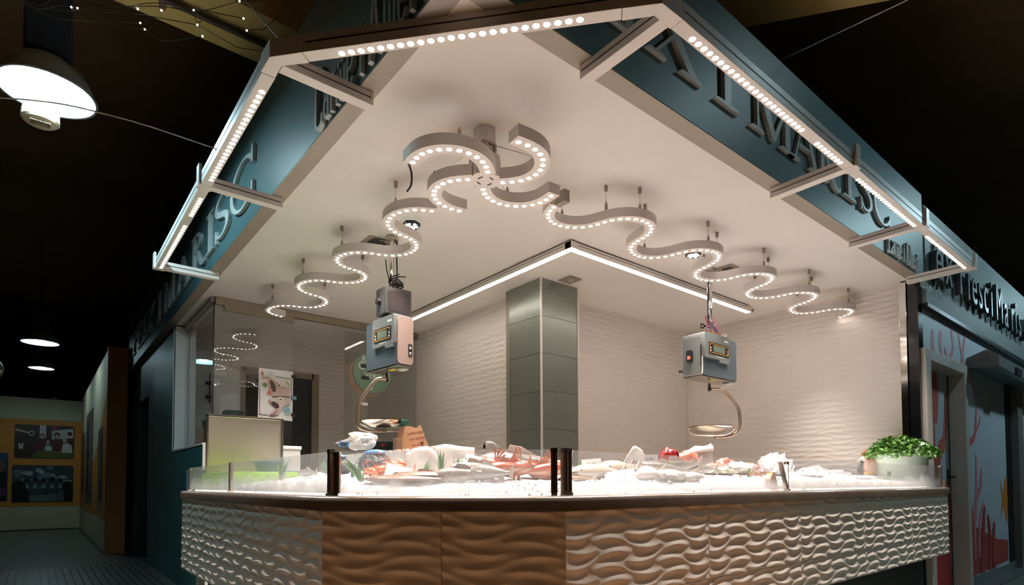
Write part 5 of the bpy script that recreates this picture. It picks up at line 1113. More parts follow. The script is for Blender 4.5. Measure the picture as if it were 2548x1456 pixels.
f_pale = fishmat('pale_fillet', (232,206,188), (238,222,210), 0.3, 0.06, 20); m_orfin = mat('orange_fin', dk((232,132,80), 0.62), 0.35, var=0.12, scale=60); f_speck = fishmat('speckled_white_skin', (170,156,144), (240,234,228), 0.25, 0.45, 70)
# nearest row on the corner ice
fish('sandy brown flat fish lying on the front ice of the corner', 0.315,0.585,-0.79,0.34,0.035,0.13,f_brown,lift=0.002,prof=[(0,.1),(.06,.5),(.15,.85),(.3,1),(.5,1),(.7,.75),(.85,.4),(.94,.22)])
fish('sandy brown flat fish behind the first, under the green grass tuft', 0.40,0.55,-0.70,0.30,0.035,0.12,f_brown,lift=0.015,prof=[(0,.1),(.06,.5),(.15,.85),(.3,1),(.5,1),(.7,.75),(.85,.4),(.94,.22)])
fish('long speckled white fish curved on the front ice at the middle', 0.50,0.43,-0.72,0.30,0.062,0.07,f_speck,lift=0.0,bend=0.10,rollx=0.3)
fish('pale headed white fish resting against the speckled one, second at the middle', 0.57,0.375,-1.0,0.20,0.070,0.065,f_speck,lift=0.006,rollx=-0.3,bend=-0.05)
fish('third speckled white fish tucked behind the pale heads at the middle', 0.60,0.49,-0.5,0.26,0.06,0.06,f_speck,lift=0.015,bend=0.08)
for i, (x,y,rz,pt,ln,lb) in enumerate(((0.70,0.375,2.55,0.15,0.22,'red gurnard nearest the corner post with its head to the right'),(0.66,0.36,-0.4,-0.1,0.20,'red gurnard lying across the front at the corner ice'),(0.775,0.36,2.2,-0.55,0.20,'red gurnard with its orange fins fanned upward by the corner post'),(0.64,0.42,-0.9,0.5,0.16,'small red gurnard with tail pointing up left of the others'),(0.80,0.30,2.6,0.1,0.21,'red gurnard pressed behind the right corner post'))):
    g = fish(lb, x,y,rz,ln,0.062,0.060,f_red,m_orfin,lift=0.012+0.008*(i%2),pitch=pt,tailup=1.5)
    for k in range(4):
        a = 0.5+0.35*k; wx = -0.5*ln+0.30*ln
        fan = MB().prism([(0,0),(0.040*cos(a)-0.003,0.058*sin(a)),(0.046*cos(a),0.068*sin(a)),(0.040*cos(a)+0.006,0.054*sin(a)+0.002)], -0.001,0.001, Matrix.Translation((wx,0.02,0.045)) @ Matrix.Rotation(pi/2,4,'X'))
        link('wing_fin', fan.mesh('wing_fin', m_orfin), g)
fish('big grey skinned fish lying behind the gurnards', 0.93,0.60,-0.62,0.46,0.11,0.12,f_grey,lift=0.0,rollx=0.25)
fish('second big grey fish behind the white price tag', 0.79,0.71,-0.3,0.30,0.075,0.09,f_grey,lift=0.0)
# left run
fish('pink scaled fish lying on misted ice in the left run', 0.42,2.75,-1.45,0.34,0.07,0.09,fishmat('pink_skin',(208,160,150),(236,216,206)),lift=0.01)
fish('silver fish beside the pink one on the left run ice', 0.50,2.15,-1.6,0.30,0.05,0.07,f_silver,lift=0.008)
# right run
fish('pale monkfish tail nearest on the right run ice', 1.18,0.34,-0.2,0.30,0.075,0.11,f_pale,lift=0.0,fins=False)
fish('pale skinned monkfish tail behind the first, under a tag', 1.42,0.42,0.1,0.34,0.085,0.12,f_pale,lift=0.0,fins=False)
fish('small brown flat fish just right of the corner post', 0.93,0.235,-0.4,0.17,0.03,0.07,f_brown,lift=0.002)
fish('grey silver bream behind the cuttlefish heap', 2.05,0.52,-0.35,0.34,0.085,0.08,f_grey,lift=0.01,pitch=-0.12)
fish('silver bream beside the grey one on the right run', 2.22,0.50,-0.2,0.32,0.08,0.07,f_silver,lift=0.008)
fish('silver fish with pale belly leaning over the cuttlefish', 1.83,0.44,-0.5,0.36,0.07,0.07,f_silver,lift=0.012,pitch=0.12)
fish('long white bellied fish in front of the tall tag', 1.62,0.46,-0.25,0.34,0.065,0.07,f_silver,lift=0.006)
# cuttlefish and squid: mantle, head, arms
m_cut = mat('white_cuttlefish_flesh', dk((238,230,224), 0.62), 0.25, var=0.05, scale=30, coat=0.4)
def squid(label, x, y, rz, s, seed):
    t = thing('cuttlefish', label, 'cuttlefish', (x,y,ice_z(x,y)+0.004), 'cuttlefish heap'); t.rotation_euler = (0,0.05*sin(seed),rz)
    mb = blob((0.075*s,0.045*s,0.030*s), seed, 0.06, 2.0, 2); mb.v = [(a,b,c+0.026*s) for a,b,c in mb.v]; link('mantle', mb.mesh('mantle', m_cut, True, 80), t)
    mb = blob((0.028*s,0.028*s,0.022*s), seed+3, 0.08, 2.0, 2); mb.v = [(a+0.085*s,b,c+0.022*s) for a,b,c in mb.v]; link('head', mb.mesh('head', m_cut, True, 80), t)
    for k in range(6):
        a = -0.6+0.24*k
        mb = MB().tube([(0.10*s,0.02*s*sin(a),0.02*s),(0.135*s,0.05*s*sin(a),0.022*s),(0.165*s,0.075*s*sin(a*1.4),0.010*s)], [0.008*s,0.006*s,0.002*s], 6); link('arm', mb.mesh('arm', m_cut, True, 80), t)
for i, (x,y,rz,s) in enumerate(((1.50,0.225,1.2,1.0),(1.60,0.21,0.3,0.9),(1.70,0.20,2.4,0.85),(1.66,0.30,-0.5,1.0),(1.52,0.33,0.9,1.1),(1.78,0.24,3.3,0.8),(1.40,0.24,-1.0,0.9))):
    squid(('first white cuttlefish behind the fallen tag, rightmost run front','white cuttlefish with arms toward the glass, second from the tag','white cuttlefish curled in the middle of the front heap','large white cuttlefish on top of the heap','large white cuttlefish behind the heap near the post side','small white cuttlefish at the right end of the heap','white cuttlefish lying partly under the fallen tag')[i], x,y,rz,s,i)
# prawns: curved bodies with feelers
m_prawn = mat('orange_prawn_shell', dk((236,120,76), 0.62), 0.3, var=0.12, scale=50, coat=0.3)
def prawn_mesh(name, sc_, seed):
    mb = MB(); r_s = random.Random(seed); pts = []; rr = []
    for i in range(10):
        a = i/9*2.0; pts.append((0.045*sin(a)*sc_-0.02*sc_, 0, 0.03*cos(a)*sc_)); rr.append((0.004+0.009*sin(pi*min(1,(i+1.2)/10))**0.7*(1.08 if i % 2 else 0.94))*sc_)
    mb.tube(pts, rr, 8)
    tip = pts[0]; mb.tube([tip,(tip[0]-0.035*sc_,0.002,tip[2]+0.006*sc_)], [0.005*sc_,0.001], 5)
    e = pts[-1]
    for sg in (-1,0,1): mb.prism([(0,0),(0.02*sc_,0.006*sg*sc_-0.005*sc_),(0.02*sc_,0.006*sg*sc_+0.005*sc_)], -0.001,0.001, Matrix.Translation(e) @ Matrix.Rotation(1.2,4,'Y'))
    for k in range(2):
        q = [(tip[0]-0.01,0.003*(1-2*k),tip[2])]
        for j in range(4): q.append((q[-1][0]-0.022*sc_*(1 if j<2 else 0.3), q[-1][1]+0.012*(1-2*k)*sc_+r_s.uniform(-.006,.006), q[-1][2]+(0.012-0.008*j)*sc_))
        mb.tube(q, 0.0009, 4)
    for k in range(5): x0,_,z0 = pts[2+k]; mb.tube([(x0,0,z0-0.008*sc_),(x0-0.006,0.004,z0-0.026*sc_)], 0.0011, 4)
    return mb.mesh(name, m_prawn, True, 70)
pm_ = [prawn_mesh('prawn', 1.0+0.12*k, k) for k in range(3)]
for i in range(46):
    u = rnd.uniform(-1,1); v = rnd.uniform(-1,1); 
    if u*u+v*v > 1: continue
    x, y = 0.505+rgt.x*u*0.15+fwd.x*v*0.10, 0.985+rgt.y*u*0.15+fwd.y*v*0.10
    o = link('prawn', pm_[i % 3]); o.location = (x,y,ice_z(x,y)+0.018+0.045*(1-u*u-v*v)*rnd.uniform(.4,1.0)); o.rotation_euler = (1.35+rnd.uniform(-.4,.4), rnd.uniform(-.4,.4), rnd.uniform(0,6.28))
    tag(o, 'orange prawn in the heap behind the handwritten tag, left of the white sheets', 'prawn', 'orange prawns in the heap')
pale_tr = mat('styrene_tray', (236,232,226), 0.5, var=0.02)
m_shr = mat('brown_shrimp', dk((178,118,84), 0.62), 0.3, var=0.25, scale=40); shm = []
for k in range(2):
    q = MB(); pts = [(0.016*sin(i/6*2.2)-0.008,0,0.011*cos(i/6*2.2)) for i in range(7)]; q.tube(pts,[0.002,0.004,0.0048,0.0045,0.004,0.003,0.0015],6); q.tube([pts[0],(pts[0][0]-0.02,0.003,0.012),(pts[0][0]-0.035,0.008,0.002)],0.0007,4); shm.append(q.mesh('shrimp', m_shr, True, 70))
for i in range(60):
    u, v = rnd.gauss(0,.5), rnd.gauss(0,.5); x, y = 2.70+0.14*u, 0.36+0.07*v
    o = link('shrimp', shm[i % 2]); o.location = (x,y,ice_z(x,y)+0.010+0.03*max(0,1-u*u-v*v)); o.rotation_euler = (rnd.uniform(0,3),rnd.uniform(0,3),rnd.uniform(0,6))
    tag(o, 'small brown shrimp in the low heap before the big clear bag', 'shrimp', 'brown shrimps in the heap')
# green grass garnish
m_gr = mat('green_garnish_blade', dk((70,128,58), 0.62), 0.4, var=0.2, scale=30)
def garnish(label, x, y, h, n, spread, lean=(0,0), seed=0):
    rs_ = random.Random(seed*7+3); mb = MB()
    for i in range(n):
        a = rs_.uniform(0,2*pi); s_ = spread*rs_.uniform(.2,1); hh = h*rs_.uniform(.6,1.05); w_ = 0.0042*rs_.uniform(.8,1.4)
        dx, dy = cos(a)*s_+lean[0]*hh, sin(a)*s_+lean[1]*hh; px, py = -sin(a)*w_, cos(a)*w_
        bx_, by_ = cos(a)*0.010*rs_.random(), sin(a)*0.010*rs_.random()
        P_ = [(bx_,by_,0),(bx_+dx*.35,by_+dy*.35,hh*.55),(bx_+dx,by_+dy,hh)]; k = len(mb.v)
        mb.v += [(P_[0][0]-px,P_[0][1]-py,0),(P_[0][0]+px,P_[0][1]+py,0),(P_[1][0]-px,P_[1][1]-py,P_[1][2]),(P_[1][0]+px,P_[1][1]+py,P_[1][2]),(P_[2][0],P_[2][1],P_[2][2]),(P_[1][0]+dx*.02,P_[1][1]+dy*.02,P_[1][2]+0.001)]
        mb.f += [(k,k+1,k+3,k+2),(k+2,k+3,k+4)]
    o = tag(obj('grass_garnish', mb, m_gr), label, 'garnish', 'green grass garnishes'); o.location = (x,y,ice_z(x,y)-0.006); return o
G = [(0.235,0.80,0.10,30,0.05,(-0.55,0.45),'green grass garnish leaning left at the front of the corner ice'),(0.70,1.84,0.10,16,0.02,(0,0),'green grass garnish by the dark mussel net behind the left post'),(0.575,0.725,0.115,26,0.02,(0,0),'tall upright green grass garnish before the white sheets'),(0.615,0.665,0.085,24,0.028,(0.15,0),'green grass garnish just left of the tilted white tag'),
 (0.545,0.82,0.07,14,0.02,(0.3,-0.2),'pale green grass garnish at the foot of the white sheet'),(0.735,0.43,0.055,22,0.03,(0,0),'short green grass garnish between the gurnards'),(1.13,0.42,0.07,18,0.02,(0,0),'green grass garnish right of the corner post'),(1.93,0.66,0.08,18,0.03,(-0.2,0.1),'green grass garnish before the pale triangular sheet'),
 (0.50,3.05,0.16,30,0.03,(0,0),'tall green grass garnish behind misted glass at the far left'),(0.34,2.16,0.15,30,0.06,(0.1,0),'broad green grass garnish behind the misted middle pane'),(0.50,1.80,0.11,22,0.05,(-0.3,0.2),'green grass garnish left of the dark corner post'),(0.44,1.35,0.07,14,0.02,(0.1,0),'thin green grass garnish right of the dark corner post'),
 (2.74,0.46,0.07,16,0.03,(0,0),'green grass garnish on the brown shrimp heap'),(4.72,0.30,0.10,20,0.03,(0,0),'green grass garnish by the foot of the white herb tub'),(4.96,0.14,0.08,18,0.03,(0,0),'second green grass garnish in front of the white herb tub'),(0.93,0.30,0.08,12,0.02,(0.3,0),'green grass garnish hidden beside the right corner post')]
for i,(x,y,h,n,sp,ln_,lb) in enumerate(G): garnish(lb,x,y,h,n,sp,ln_,i)
# price tags
m_card = mat('white_tag_card', dk((240,240,240), 0.62), 0.35, var=0.01); m_ink = mat('dark_ink', (40,42,56), 0.6, var=0)
def ptag(label, x, y, w_, h_, txt, rz=0.0, tiltb=0.35, roll_=0.0, lift=0.03):
    t = thing('price_tag', label, 'price tag', (x,y,ice_z(x,y)), 'handwritten price tags')
    t.rotation_euler = (0,0,RZ+rz)
    M = Matrix.Translation((0,0,lift)) @ Matrix.Rotation(roll_,4,'Y') @ Matrix.Rotation(pi/2-tiltb,4,'X')
    link('card', MB().prism(rrect(-w_/2,0,w_/2,h_,0.003,2), -0.0006,0.0006).mesh('card', m_card), t).matrix_local = M
    link('spike', MB().tube([(0,0,0.002),(0,-lift-0.02,0.002)], 0.0015, 5).mesh('spike', m_steel), t).matrix_local = M
    text('handwriting', txt, h_*0.26, m_ink, M @ Matrix.Translation((0,h_*0.55,0.0010)) @ Matrix.Rotation(0.05,4,'Z'), t, 0.0002)
ptag('white handwritten tag lying in front of the prawn heap', 0.385,0.775,0.11,0.058,'Llagostins\n6,50 €/kg',0.15,0.75,0.22,0.012)
ptag('white handwritten tag tilted before the grey fish and white sheets', 0.695,0.665,0.082,0.085,'Rap petit\n17 €',0.1,0.45,0.25,0.012)
ptag('narrow white tag stuck at a slant above the prawn heap', 0.62,1.25,0.032,0.085,'',0.2,0.1,0.45,0.0)
ptag('small white tag standing right of the corner post', 1.46,0.64,0.105,0.055,'Rap 19 €',0.0,0.1,-0.08,0.02)
ptag('large fallen white tag lying on the front ice of the right run', 1.19,0.215,0.135,0.070,'Sípia neta\n14,90 €',-0.1,0.9,-0.15,0.008)
ptag('upright white tag behind the long fish of the right run', 2.02,0.70,0.115,0.080,'Orada\n12,50 €',0.0,0.1,0.0,0.03)
ptag('faint white tag leaning by the silver bream', 2.33,0.62,0.10,0.065,'Llobarro\n13 €',0.1,0.3,0.1,0.02)
# standing sheets
m_paper = mat('waxed_white_paper', dk((240,234,226), 0.62), 0.45, var=0.03, scale=8, bump=0.1, bscale=14)
def sheet(label, x, y, poly, rz, tilt_, curve=0.02, mt=None, name='paper_sheet'):
    mb = MB(); nx, nz = 8, 8
    x0 = min(p[0] for p in poly); x1 = max(p[0] for p in poly)
    def top(u): 
        xs_ = sorted(poly[2:], key=lambda p:p[0]); 
        for i in range(len(xs_)-1):
            if xs_[i][0] <= u <= xs_[i+1][0]: f = (u-xs_[i][0])/max(1e-6,xs_[i+1][0]-xs_[i][0]); return xs_[i][1]+(xs_[i+1][1]-xs_[i][1])*f
        return xs_[-1][1]
    for j in range(nz+1):
        for i in range(nx+1):
            u = x0+(x1-x0)*i/nx; h_ = top(u)*j/nz; mb.v.append((u, curve*sin(pi*i/nx)+tilt_*h_+0.006*noise.noise(Vector((u*20,h_*20,rz))), h_))
    for j in range(nz):
        for i in range(nx): a = j*(nx+1)+i; mb.f.append((a,a+1,a+nx+2,a+nx+1))
    o = tag(obj(name, mb, mt or m_paper, smooth=True, ang=60), label, 'paper sheet'); o.location = (x,y,ice_z(x,y)-0.004); o.rotation_euler = (0,0,RZ+rz)
    s_ = o.modifiers.new('thickness','SOLIDIFY'); s_.thickness = 0.0015
sheet('tall white waxed sheet standing behind the prawns', 0.535,0.82,[(-0.075,0),(0.075,0),(-0.075,0.10),(-0.03,0.128),(0.02,0.132),(0.055,0.11),(0.075,0.06)],0.0,0.15)
sheet('white waxed sheet standing behind the upright grass garnish', 0.68,0.77,[(-0.09,0),(0.09,0),(-0.09,0.13),(-0.04,0.14),(0.03,0.128),(0.09,0.122)],0.12,0.12)
sheet('pale triangular sheet standing above the cuttlefish heap', 1.93,0.74,[(-0.07,0),(0.07,0),(-0.07,0.05),(0.0,0.155),(0.012,0.165),(0.055,0.135),(0.065,0.10)],0.0,0.1,0.015)
# dark mussel nets, printed labels, plastic bags
m_net = mat('dark_mussel_net', dk((58,62,70), 0.62), 0.5, var=0.5, scale=60, bump=0.8, bscale=70)
def lumpthing(name, label, cat_, x, y, rad, mt, seed, amp=0.15, freq=3, z=0.0, rz=0.0, group=None, sub=4, squash=0.4):
    t = thing(name, label, cat_, (x,y,ice_z(x,y)+z), group); t.rotation_euler = (0,0,rz)
    mb = blob(rad, seed, amp, freq, sub, squash); mb.v = [(a,b,c+rad[2]*0.38) for a,b,c in mb.v]; link('body', mb.mesh(name, mt, True, 80), t); return t
n1 = lumpthing('mussel_net', 'dark net of mussels with blue printed label, left of the corner post', 'mussel net', 0.70,2.20,(0.085,0.16,0.085), m_net, 4, 0.18, 5)
n2 = lumpthing('mussel_net', 'second dark net of mussels right of the corner post under the white bag', 'mussel net', 0.74,1.72,(0.085,0.14,0.085), m_net, 9, 0.18, 5)
m_blu = mat('blue_print_label', dk((74,140,196), 0.62), 0.4, var=0.35, scale=24)
for t_, sc_ in ((n1,1.0),(n2,0.9)):
    mb = blob((0.055*sc_,0.12*sc_,0.018), 3, 0.12, 4, 3); mb.v = [(a,b,c+0.115) for a,b,c in mb.v]; o = link('printed_label', mb.mesh('printed_label', m_blu, True, 80), t_); o['label'] = 'blue and white printed label'
m_bag = mat('white_plastic_bag', dk((238,232,220), 0.62), 0.35, var=0.04, scale=9, alpha=1.0); m_clearbag = film('crinkled_clear_bag', (0.93,0.94,0.95), (0.9,0.91,0.93), 0.34, 0.12, gloss=1.6)
pb = thing('plastic_bag', 'knotted white plastic bag with blue tag on top of the mussel net', 'bag', (0.82,1.86,1.17))
def skirt(name, c, r0, r1, z0, z1, n, seed, mt, par, amp=0.3, tiltv=(0,0)):
    mb = MB(); K = 30
    for j in range(6):
        f = j/5
        for k in range(K):
            a = 2*pi*k/K; rr = (r0+(r1-r0)*f)*(1+amp*f*noise.noise(Vector((cos(a)*2+seed,sin(a)*2,f*1.3)))+0.10*f*sin(n*a+seed)); zz = z0+(z1-z0)*f*(1+0.25*noise.noise(Vector((cos(a)*1.5,sin(a)*1.5+seed,3))))
            mb.v.append((c[0]+rr*cos(a)+tiltv[0]*f, c[1]+rr*sin(a)+tiltv[1]*f, c[2]+zz))
    for j in range(5):
        for k in range(K): mb.f.append((j*K+k,j*K+(k+1)%K,(j+1)*K+(k+1)%K,(j+1)*K+k))
    return obj(name, mb, mt, par, smooth=True, ang=70)
def crumple(name, c, rad, seed, mt, par, amp=0.55, freq=2.6, rz=0.0):
    mb = blob(rad, seed, amp, freq, 4); R3 = Matrix.Rotation(rz,4,'Z')
    mb.v = [tuple(Vector(c)+R3 @ Vector(v)) for v in mb.v]; return obj(name, mb, mt, par, smooth=True, ang=50)
def paper_ball(name, c, rad, seed, mt, par, rz):
    mb = blob(rad, seed, 0.42, 1.6, 3); r_b = random.Random(seed); R3 = Matrix.Rotation(rz,4,'Z')
    mb.v = [tuple(Vector(c)+R3 @ Vector((v[0]*(1+r_b.uniform(-.07,.07)), v[1]*(1+r_b.uniform(-.07,.07)), v[2]*(1+r_b.uniform(-.08,.08))))) for v in mb.v]; return obj(name, mb, mt, par)
paper_ball('bag_top', (0.745,1.90,1.268), (0.088,0.05,0.052), 3, m_bag, pb, RZ-0.25)
ear = MB().add([(0.66,1.985,1.24),(0.74,1.91,1.315),(0.73,1.93,1.235),(0.70,1.94,1.270),(0.615,2.02,1.256)], [(0,3,4),(3,1,4),(0,2,3),(2,1,3)]); obj('bag_ear', ear, m_bag, pb)
skirt('bag_body', (0.80,1.87,1.215), 0.024,0.13,0.0,-0.105,9,2.0,m_clearbag,pb,0.35,(0.0,-0.02))
obj('bag_knot', MB().tube([(0.83,1.86,1.185),(0.83,1.86,1.21)], 0.026, 12), m_bag, pb, smooth=True)
bt = obj('blue_tag', MB().prism([(0,0),(0.06,0),(0.085,0.012),(0.085,0.018),(0.06,0.03),(0,0.03)], 0,0.002, basis((0.786,-0.618,-0.1),(0.1,0,1),(0.63,1.99,1.235))), m_blu, pb); bt['label'] = 'blue printed tag'
obj('tag_print', MB().prism([(0.006,0.005),(0.05,0.005),(0.05,0.025),(0.006,0.025)], 0.002,0.0026, basis((0.786,-0.618,-0.1),(0.1,0,1),(0.63,1.99,1.235))), m_ink, bt)
obj('tag_string', MB().tube([(0.70,1.935,1.242),(0.80,1.87,1.205)], 0.0015, 5), m_wire, bt)
# white toothed strip at the back of the left run
bk = thing('toothed_divider', 'white plastic divider strip with toothed top along the back of the left run', 'divider', (0.965,2.1,1.10))
mb = MB().box(0.955,1.35,1.02, 0.972,2.95,1.205)
obj('strip', mb, m_white_pl, bk)
for k in range(14): obj('tooth', MB().box(0.952,1.38+0.112*k,1.205, 0.975,1.44+0.112*k,1.219), m_white_pl, bk)
# lime tray and blue basin at the far left
lt_ = thing('lime_tray', 'lime green plastic tray with raised rim at the far left end of the counter', 'tray', (0.46,2.9,1.03))
m_lime = mat('lime_plastic', (150,196,66), 0.4, var=0.05)
zt = 1.082
tr = MB().box(0.13,2.45,1.045, 0.66,3.26,1.053); obj('tray_base', tr, m_lime, lt_)
rm = MB(); 
for q in ((0.12,2.44,0.985,0.135,3.27,zt),(0.655,2.44,1.04,0.67,3.27,zt),(0.12,2.44,0.985,0.67,2.455,zt),(0.12,3.255,0.985,0.67,3.27,zt)): rm.box(*q)
obj('tray_rim', rm, m_lime, lt_, bevel=0.003)
lf = MB().prism([(-0.02,0.05),(0.02,0.05),(0.03,0.0),(0.01,-0.05),(-0.012,-0.02),(-0.03,0.0)], 0,0.002, basis((0,-1,0),(0,0,1),(0.118,2.85,1.01))); obj('tray_lip', lf, m_lime, lt_)
bb = thing('blue_basin', 'blue plastic basin standing in the lime tray at the far left', 'basin', (0.40,2.62,1.055))
obj('basin_shell', MB().lathe([(0,0.0),(0.07,0.0),(0.092,0.09),(0.096,0.098),(0.088,0.096),(0.066,0.008),(0,0.008)], (0.40,2.62,1.055), 30), mat('blue_plastic', (48,94,140), 0.35, var=0.03), bb, smooth=True)
obj('basin_rim', MB().lathe([(0.090,0.092),(0.102,0.094),(0.102,0.101),(0.090,0.101)], (0.40,2.62,1.055), 30), mat('blue_plastic', (62,120,176)), bb, smooth=True)
# red tuna, salmon, meat and bags on the right run
lumpthing('tuna_piece', 'dark red tuna piece sticking up behind the right run tags', 'tuna', 2.36,0.80,(0.07,0.05,0.075), mat('tuna_red', dk((150,30,34), 0.62), 0.25, var=0.25, scale=10, coat=0.5), 2, 0.15, 2, 0.045, RZ)
lumpthing('salmon_piece', 'orange pink salmon piece beside the dark tuna piece', 'salmon', 2.60,0.82,(0.085,0.05,0.075), mat('salmon_pink', dk((236,136,108), 0.62), 0.28, var=0.12, scale=18, coat=0.5), 5, 0.22, 2, 0.04, RZ)
lumpthing('salmon_piece', 'coral pink salmon chunk further right under a clear wrap', 'salmon', 3.02,0.80,(0.07,0.05,0.06), mat('salmon_pink', dk((236,136,108), 0.62)), 8, 0.25, 2, 0.02, RZ)
lumpthing('salmon_fillet', 'long pink fillet in clear wrap sloping down to the right', 'salmon', 3.30,0.80,(0.14,0.05,0.045), mat('rose_fillet', dk((226,160,146), 0.62), 0.3, var=0.1, scale=16, coat=0.4), 6, 0.15, 2, 0.012, RZ*0.5)
lumpthing('salmon_fillet', 'pale pink fillet in the back row before the white wrap', 'salmon', 2.80,0.74,(0.16,0.05,0.05), mat('rose_fillet', dk((226,160,146), 0.62)), 7, 0.15, 2, 0.0, -0.2)
t = thing('white_wrap', 'white plastic wrap folded upward behind the salmon pieces', 'wrap', (2.72,0.90,1.18))
mb = MB(); 
for j in range(9):
    for i in range(13):
        u, v = i/12, j/8; px = -0.22+0.46*u; pz = (0.03+0.10*u)*v+0.055*v*u+0.02*noise.noise(Vector((u*6,v*5,1)))
        q = Vector((2.62,0.90,1.10))+rgt*px+fwd*(0.03*noise.noise(Vector((u*5,v*4,7)))+0.05*v)+Vector((0,0,pz)); mb.v.append(tuple(q))
for j in range(8):
    for i in range(12): a = j*13+i; mb.f.append((a,a+1,a+14,a+13))
obj('wrap_sheet', mb, mat('white_film', dk((242,242,244), 0.62), 0.2, var=0.02, coat=0.3), t, smooth=True, ang=60)
mb = MB().tube(smoothpath([tuple(Vector((2.55,0.92,1.16))+rgt*0.02),tuple(Vector((2.62,0.92,1.215))+rgt*0.1),tuple(Vector((2.66,0.92,1.245))+rgt*0.22)],5), [(0.02,0.02),(0.024,0.02),(0.03,0.024)], 8); obj('wrap_roll', mb, mat('white_film', dk((242,242,244), 0.62)), t, smooth=True)
for i,(x,y,rd,sd,lb,mt_) in enumerate(((2.96,0.66,(0.14,0.10,0.06),11,'crumpled white plastic bag over the back row of the right run',m_bag),(3.42,0.62,(0.15,0.11,0.115),12,'large bulging clear bag of ice on the right run',m_clearbag),(3.40,0.62,(0.12,0.085,0.09),13,'heap of ice inside the large clear bag',m_ice),(3.80,0.52,(0.16,0.10,0.06),14,'crinkled clear bag lying flat beyond the leaning post',m_clearbag),(4.15,0.50,(0.18,0.09,0.045),15,'flat clear plastic bag with tied end on the far right ice',m_clearbag),(3.78,0.52,(0.11,0.07,0.035),16,'white ice lumps under the flat crinkled bag',m_ice),(4.45,0.40,(0.16,0.08,0.022),17,'low white ice mound toward the white herb tub',m_ice),(2.62,0.60,(0.15,0.07,0.035),18,'pale shellfish heap left of the shrimp heap',mat('shellfish_mix', dk((214,200,182), 0.62),0.4,var=0.5,scale=40)))):
    lumpthing('ice_bag' if mt_ is m_clearbag else 'plastic_bag' if mt_ is m_bag else 'ice_mound' if mt_ is m_ice else 'shellfish_heap', lb, 'bag' if mt_ in (m_bag,m_clearbag) else 'ice' if mt_ is m_ice else 'shellfish', x,y,rd,mt_,sd,0.30,3.2,0.0,0.0)
# orange lined shell against the glass
shl = thing('fish_steak', 'orange edged pale fish steak pressed to the glass by the leaning post', 'fish steak', (2.31,0.105,0.985))
sM = basis((1,0.15,0),(0,0.1,1),(2.25,0.10,0.958))
obj('flesh', MB().prism(smoothpath([(0.0,0.02),(0.0,0.06),(0.03,0.085),(0.07,0.09),(0.10,0.07),(0.10,0.02),(0.06,0.0)],4), 0, 0.03, sM), mat('cream_flesh', dk((236,200,160), 0.62), 0.3, var=0.1, scale=30), shl)
obj('orange_edge', MB().prism(smoothpath([(0.0,0.05),(0.03,0.090),(0.075,0.095),(0.085,0.075),(0.04,0.07),(0.02,0.05)],4), 0.0, 0.034, sM), mat('orange_edge_flesh', dk((238,160,60), 0.62), 0.3, var=0.15, scale=20), shl)
# bird ornament
hn = thing('hen_ornament', 'small ornamental guinea hen with red comb standing on the ice beside the herb tub', 'ornament', (4.86,0.52,1.05))
hn.rotation_euler = (0,0,RZ)
hm = lambda nm, mb, mt, sm=True: link(nm, mb.mesh(nm, mt, sm, 70), hn)
mb = blob((0.075,0.06,0.09), 3, 0.05, 2, 3); mb.v = [(a+0.035,b,c+0.085) for a,b,c in mb.v]; hm('body', mb, mat('pale_rose_glaze', (214,168,152), 0.25, var=0.1, scale=8))
hm('neck', MB().tube(smoothpath([(-0.055,0,0.0),(-0.06,0,0.05),(-0.05,0,0.10),(-0.03,0,0.135)],4), [0.022,0.022,0.023,0.024,0.024,0.022,0.02,0.018,0.018,0.016,0.015,0.014,0.014], 12), mat('slate_glaze', (62,68,78), 0.2))
mb = blob((0.032,0.026,0.028), 5, 0.03, 2, 3); mb.v = [(a-0.02,b,c+0.155) for a,b,c in mb.v]; hm('head', mb, mat('ivory_glaze', (214,206,196), 0.25))
hm('beak', MB().lathe([(0.018,0),(0.010,0.03),(0.001,0.045)], (0,0,0), 10, Matrix.Translation((-0.04,0,0.15)) @ Matrix.Rotation(-1.9,4,'Y')), mat('grey_beak', (150,146,140), 0.35))
mb = blob((0.022,0.010,0.040), 6, 0.25, 4, 3); mb.v = [(a-0.005,b,c+0.195) for a,b,c in mb.v]; hm('comb', mb, mat('red_comb', (206,30,40), 0.3))
mb = blob((0.05,0.03,0.016), 7, 0.15, 4, 3); mb.v = [(a+0.005,b-0.03,c+0.03) for a,b,c in mb.v]; hm('wing', mb, mat('ochre_wing', (206,164,92), 0.4, var=0.3, scale=40))
# herb tub
hb_ = thing('herb_tub', 'white flexible tub full of bushy green parsley at the right end of the counter', 'planter', (5.0,0.30,1.0))
tub = [(0,0.0),(0.155,0.0),(0.165,0.02),(0.205,0.235),(0.210,0.245),(0.203,0.245),(0.160,0.03),(0.0,0.02)]
m_tub = mat('pale_flexible_plastic', (218,232,218), 0.4, var=0.02)
obj('tub_shell', MB().lathe(tub, (5.0,0.30,1.0), 40), m_tub, hb_, smooth=True)
obj('soil', MB().lathe([(0,0.20),(0.19,0.20),(0.19,0.18)], (5.0,0.30,1.0), 30), mat('dark_soil', (40,34,26), 0.9), hb_)
for sg in (1,-1):
    a = math.atan2(-fwd.y,-fwd.x) + (0.35 if sg > 0 else pi+0.35)
    q = [(5.0+0.208*cos(a+d_), 0.30+0.208*sin(a+d_), 1.24+h_) for d_,h_ in ((-0.42,0),(-0.30,0.045),(-0.12,0.072),(0.12,0.072),(0.30,0.045),(0.42,0))]
    obj('tub_handle', MB().tube(smoothpath(q,4), (0.008,0.016), 8), m_tub, hb_, smooth=True)
m_pars = mat('parsley_leaf', (80,124,44), 0.5, var=0.4, scale=18); m_stem = mat('parsley_stem', (116,160,80), 0.5)
lv = MB(); stm = MB(); r_p = random.Random(11)
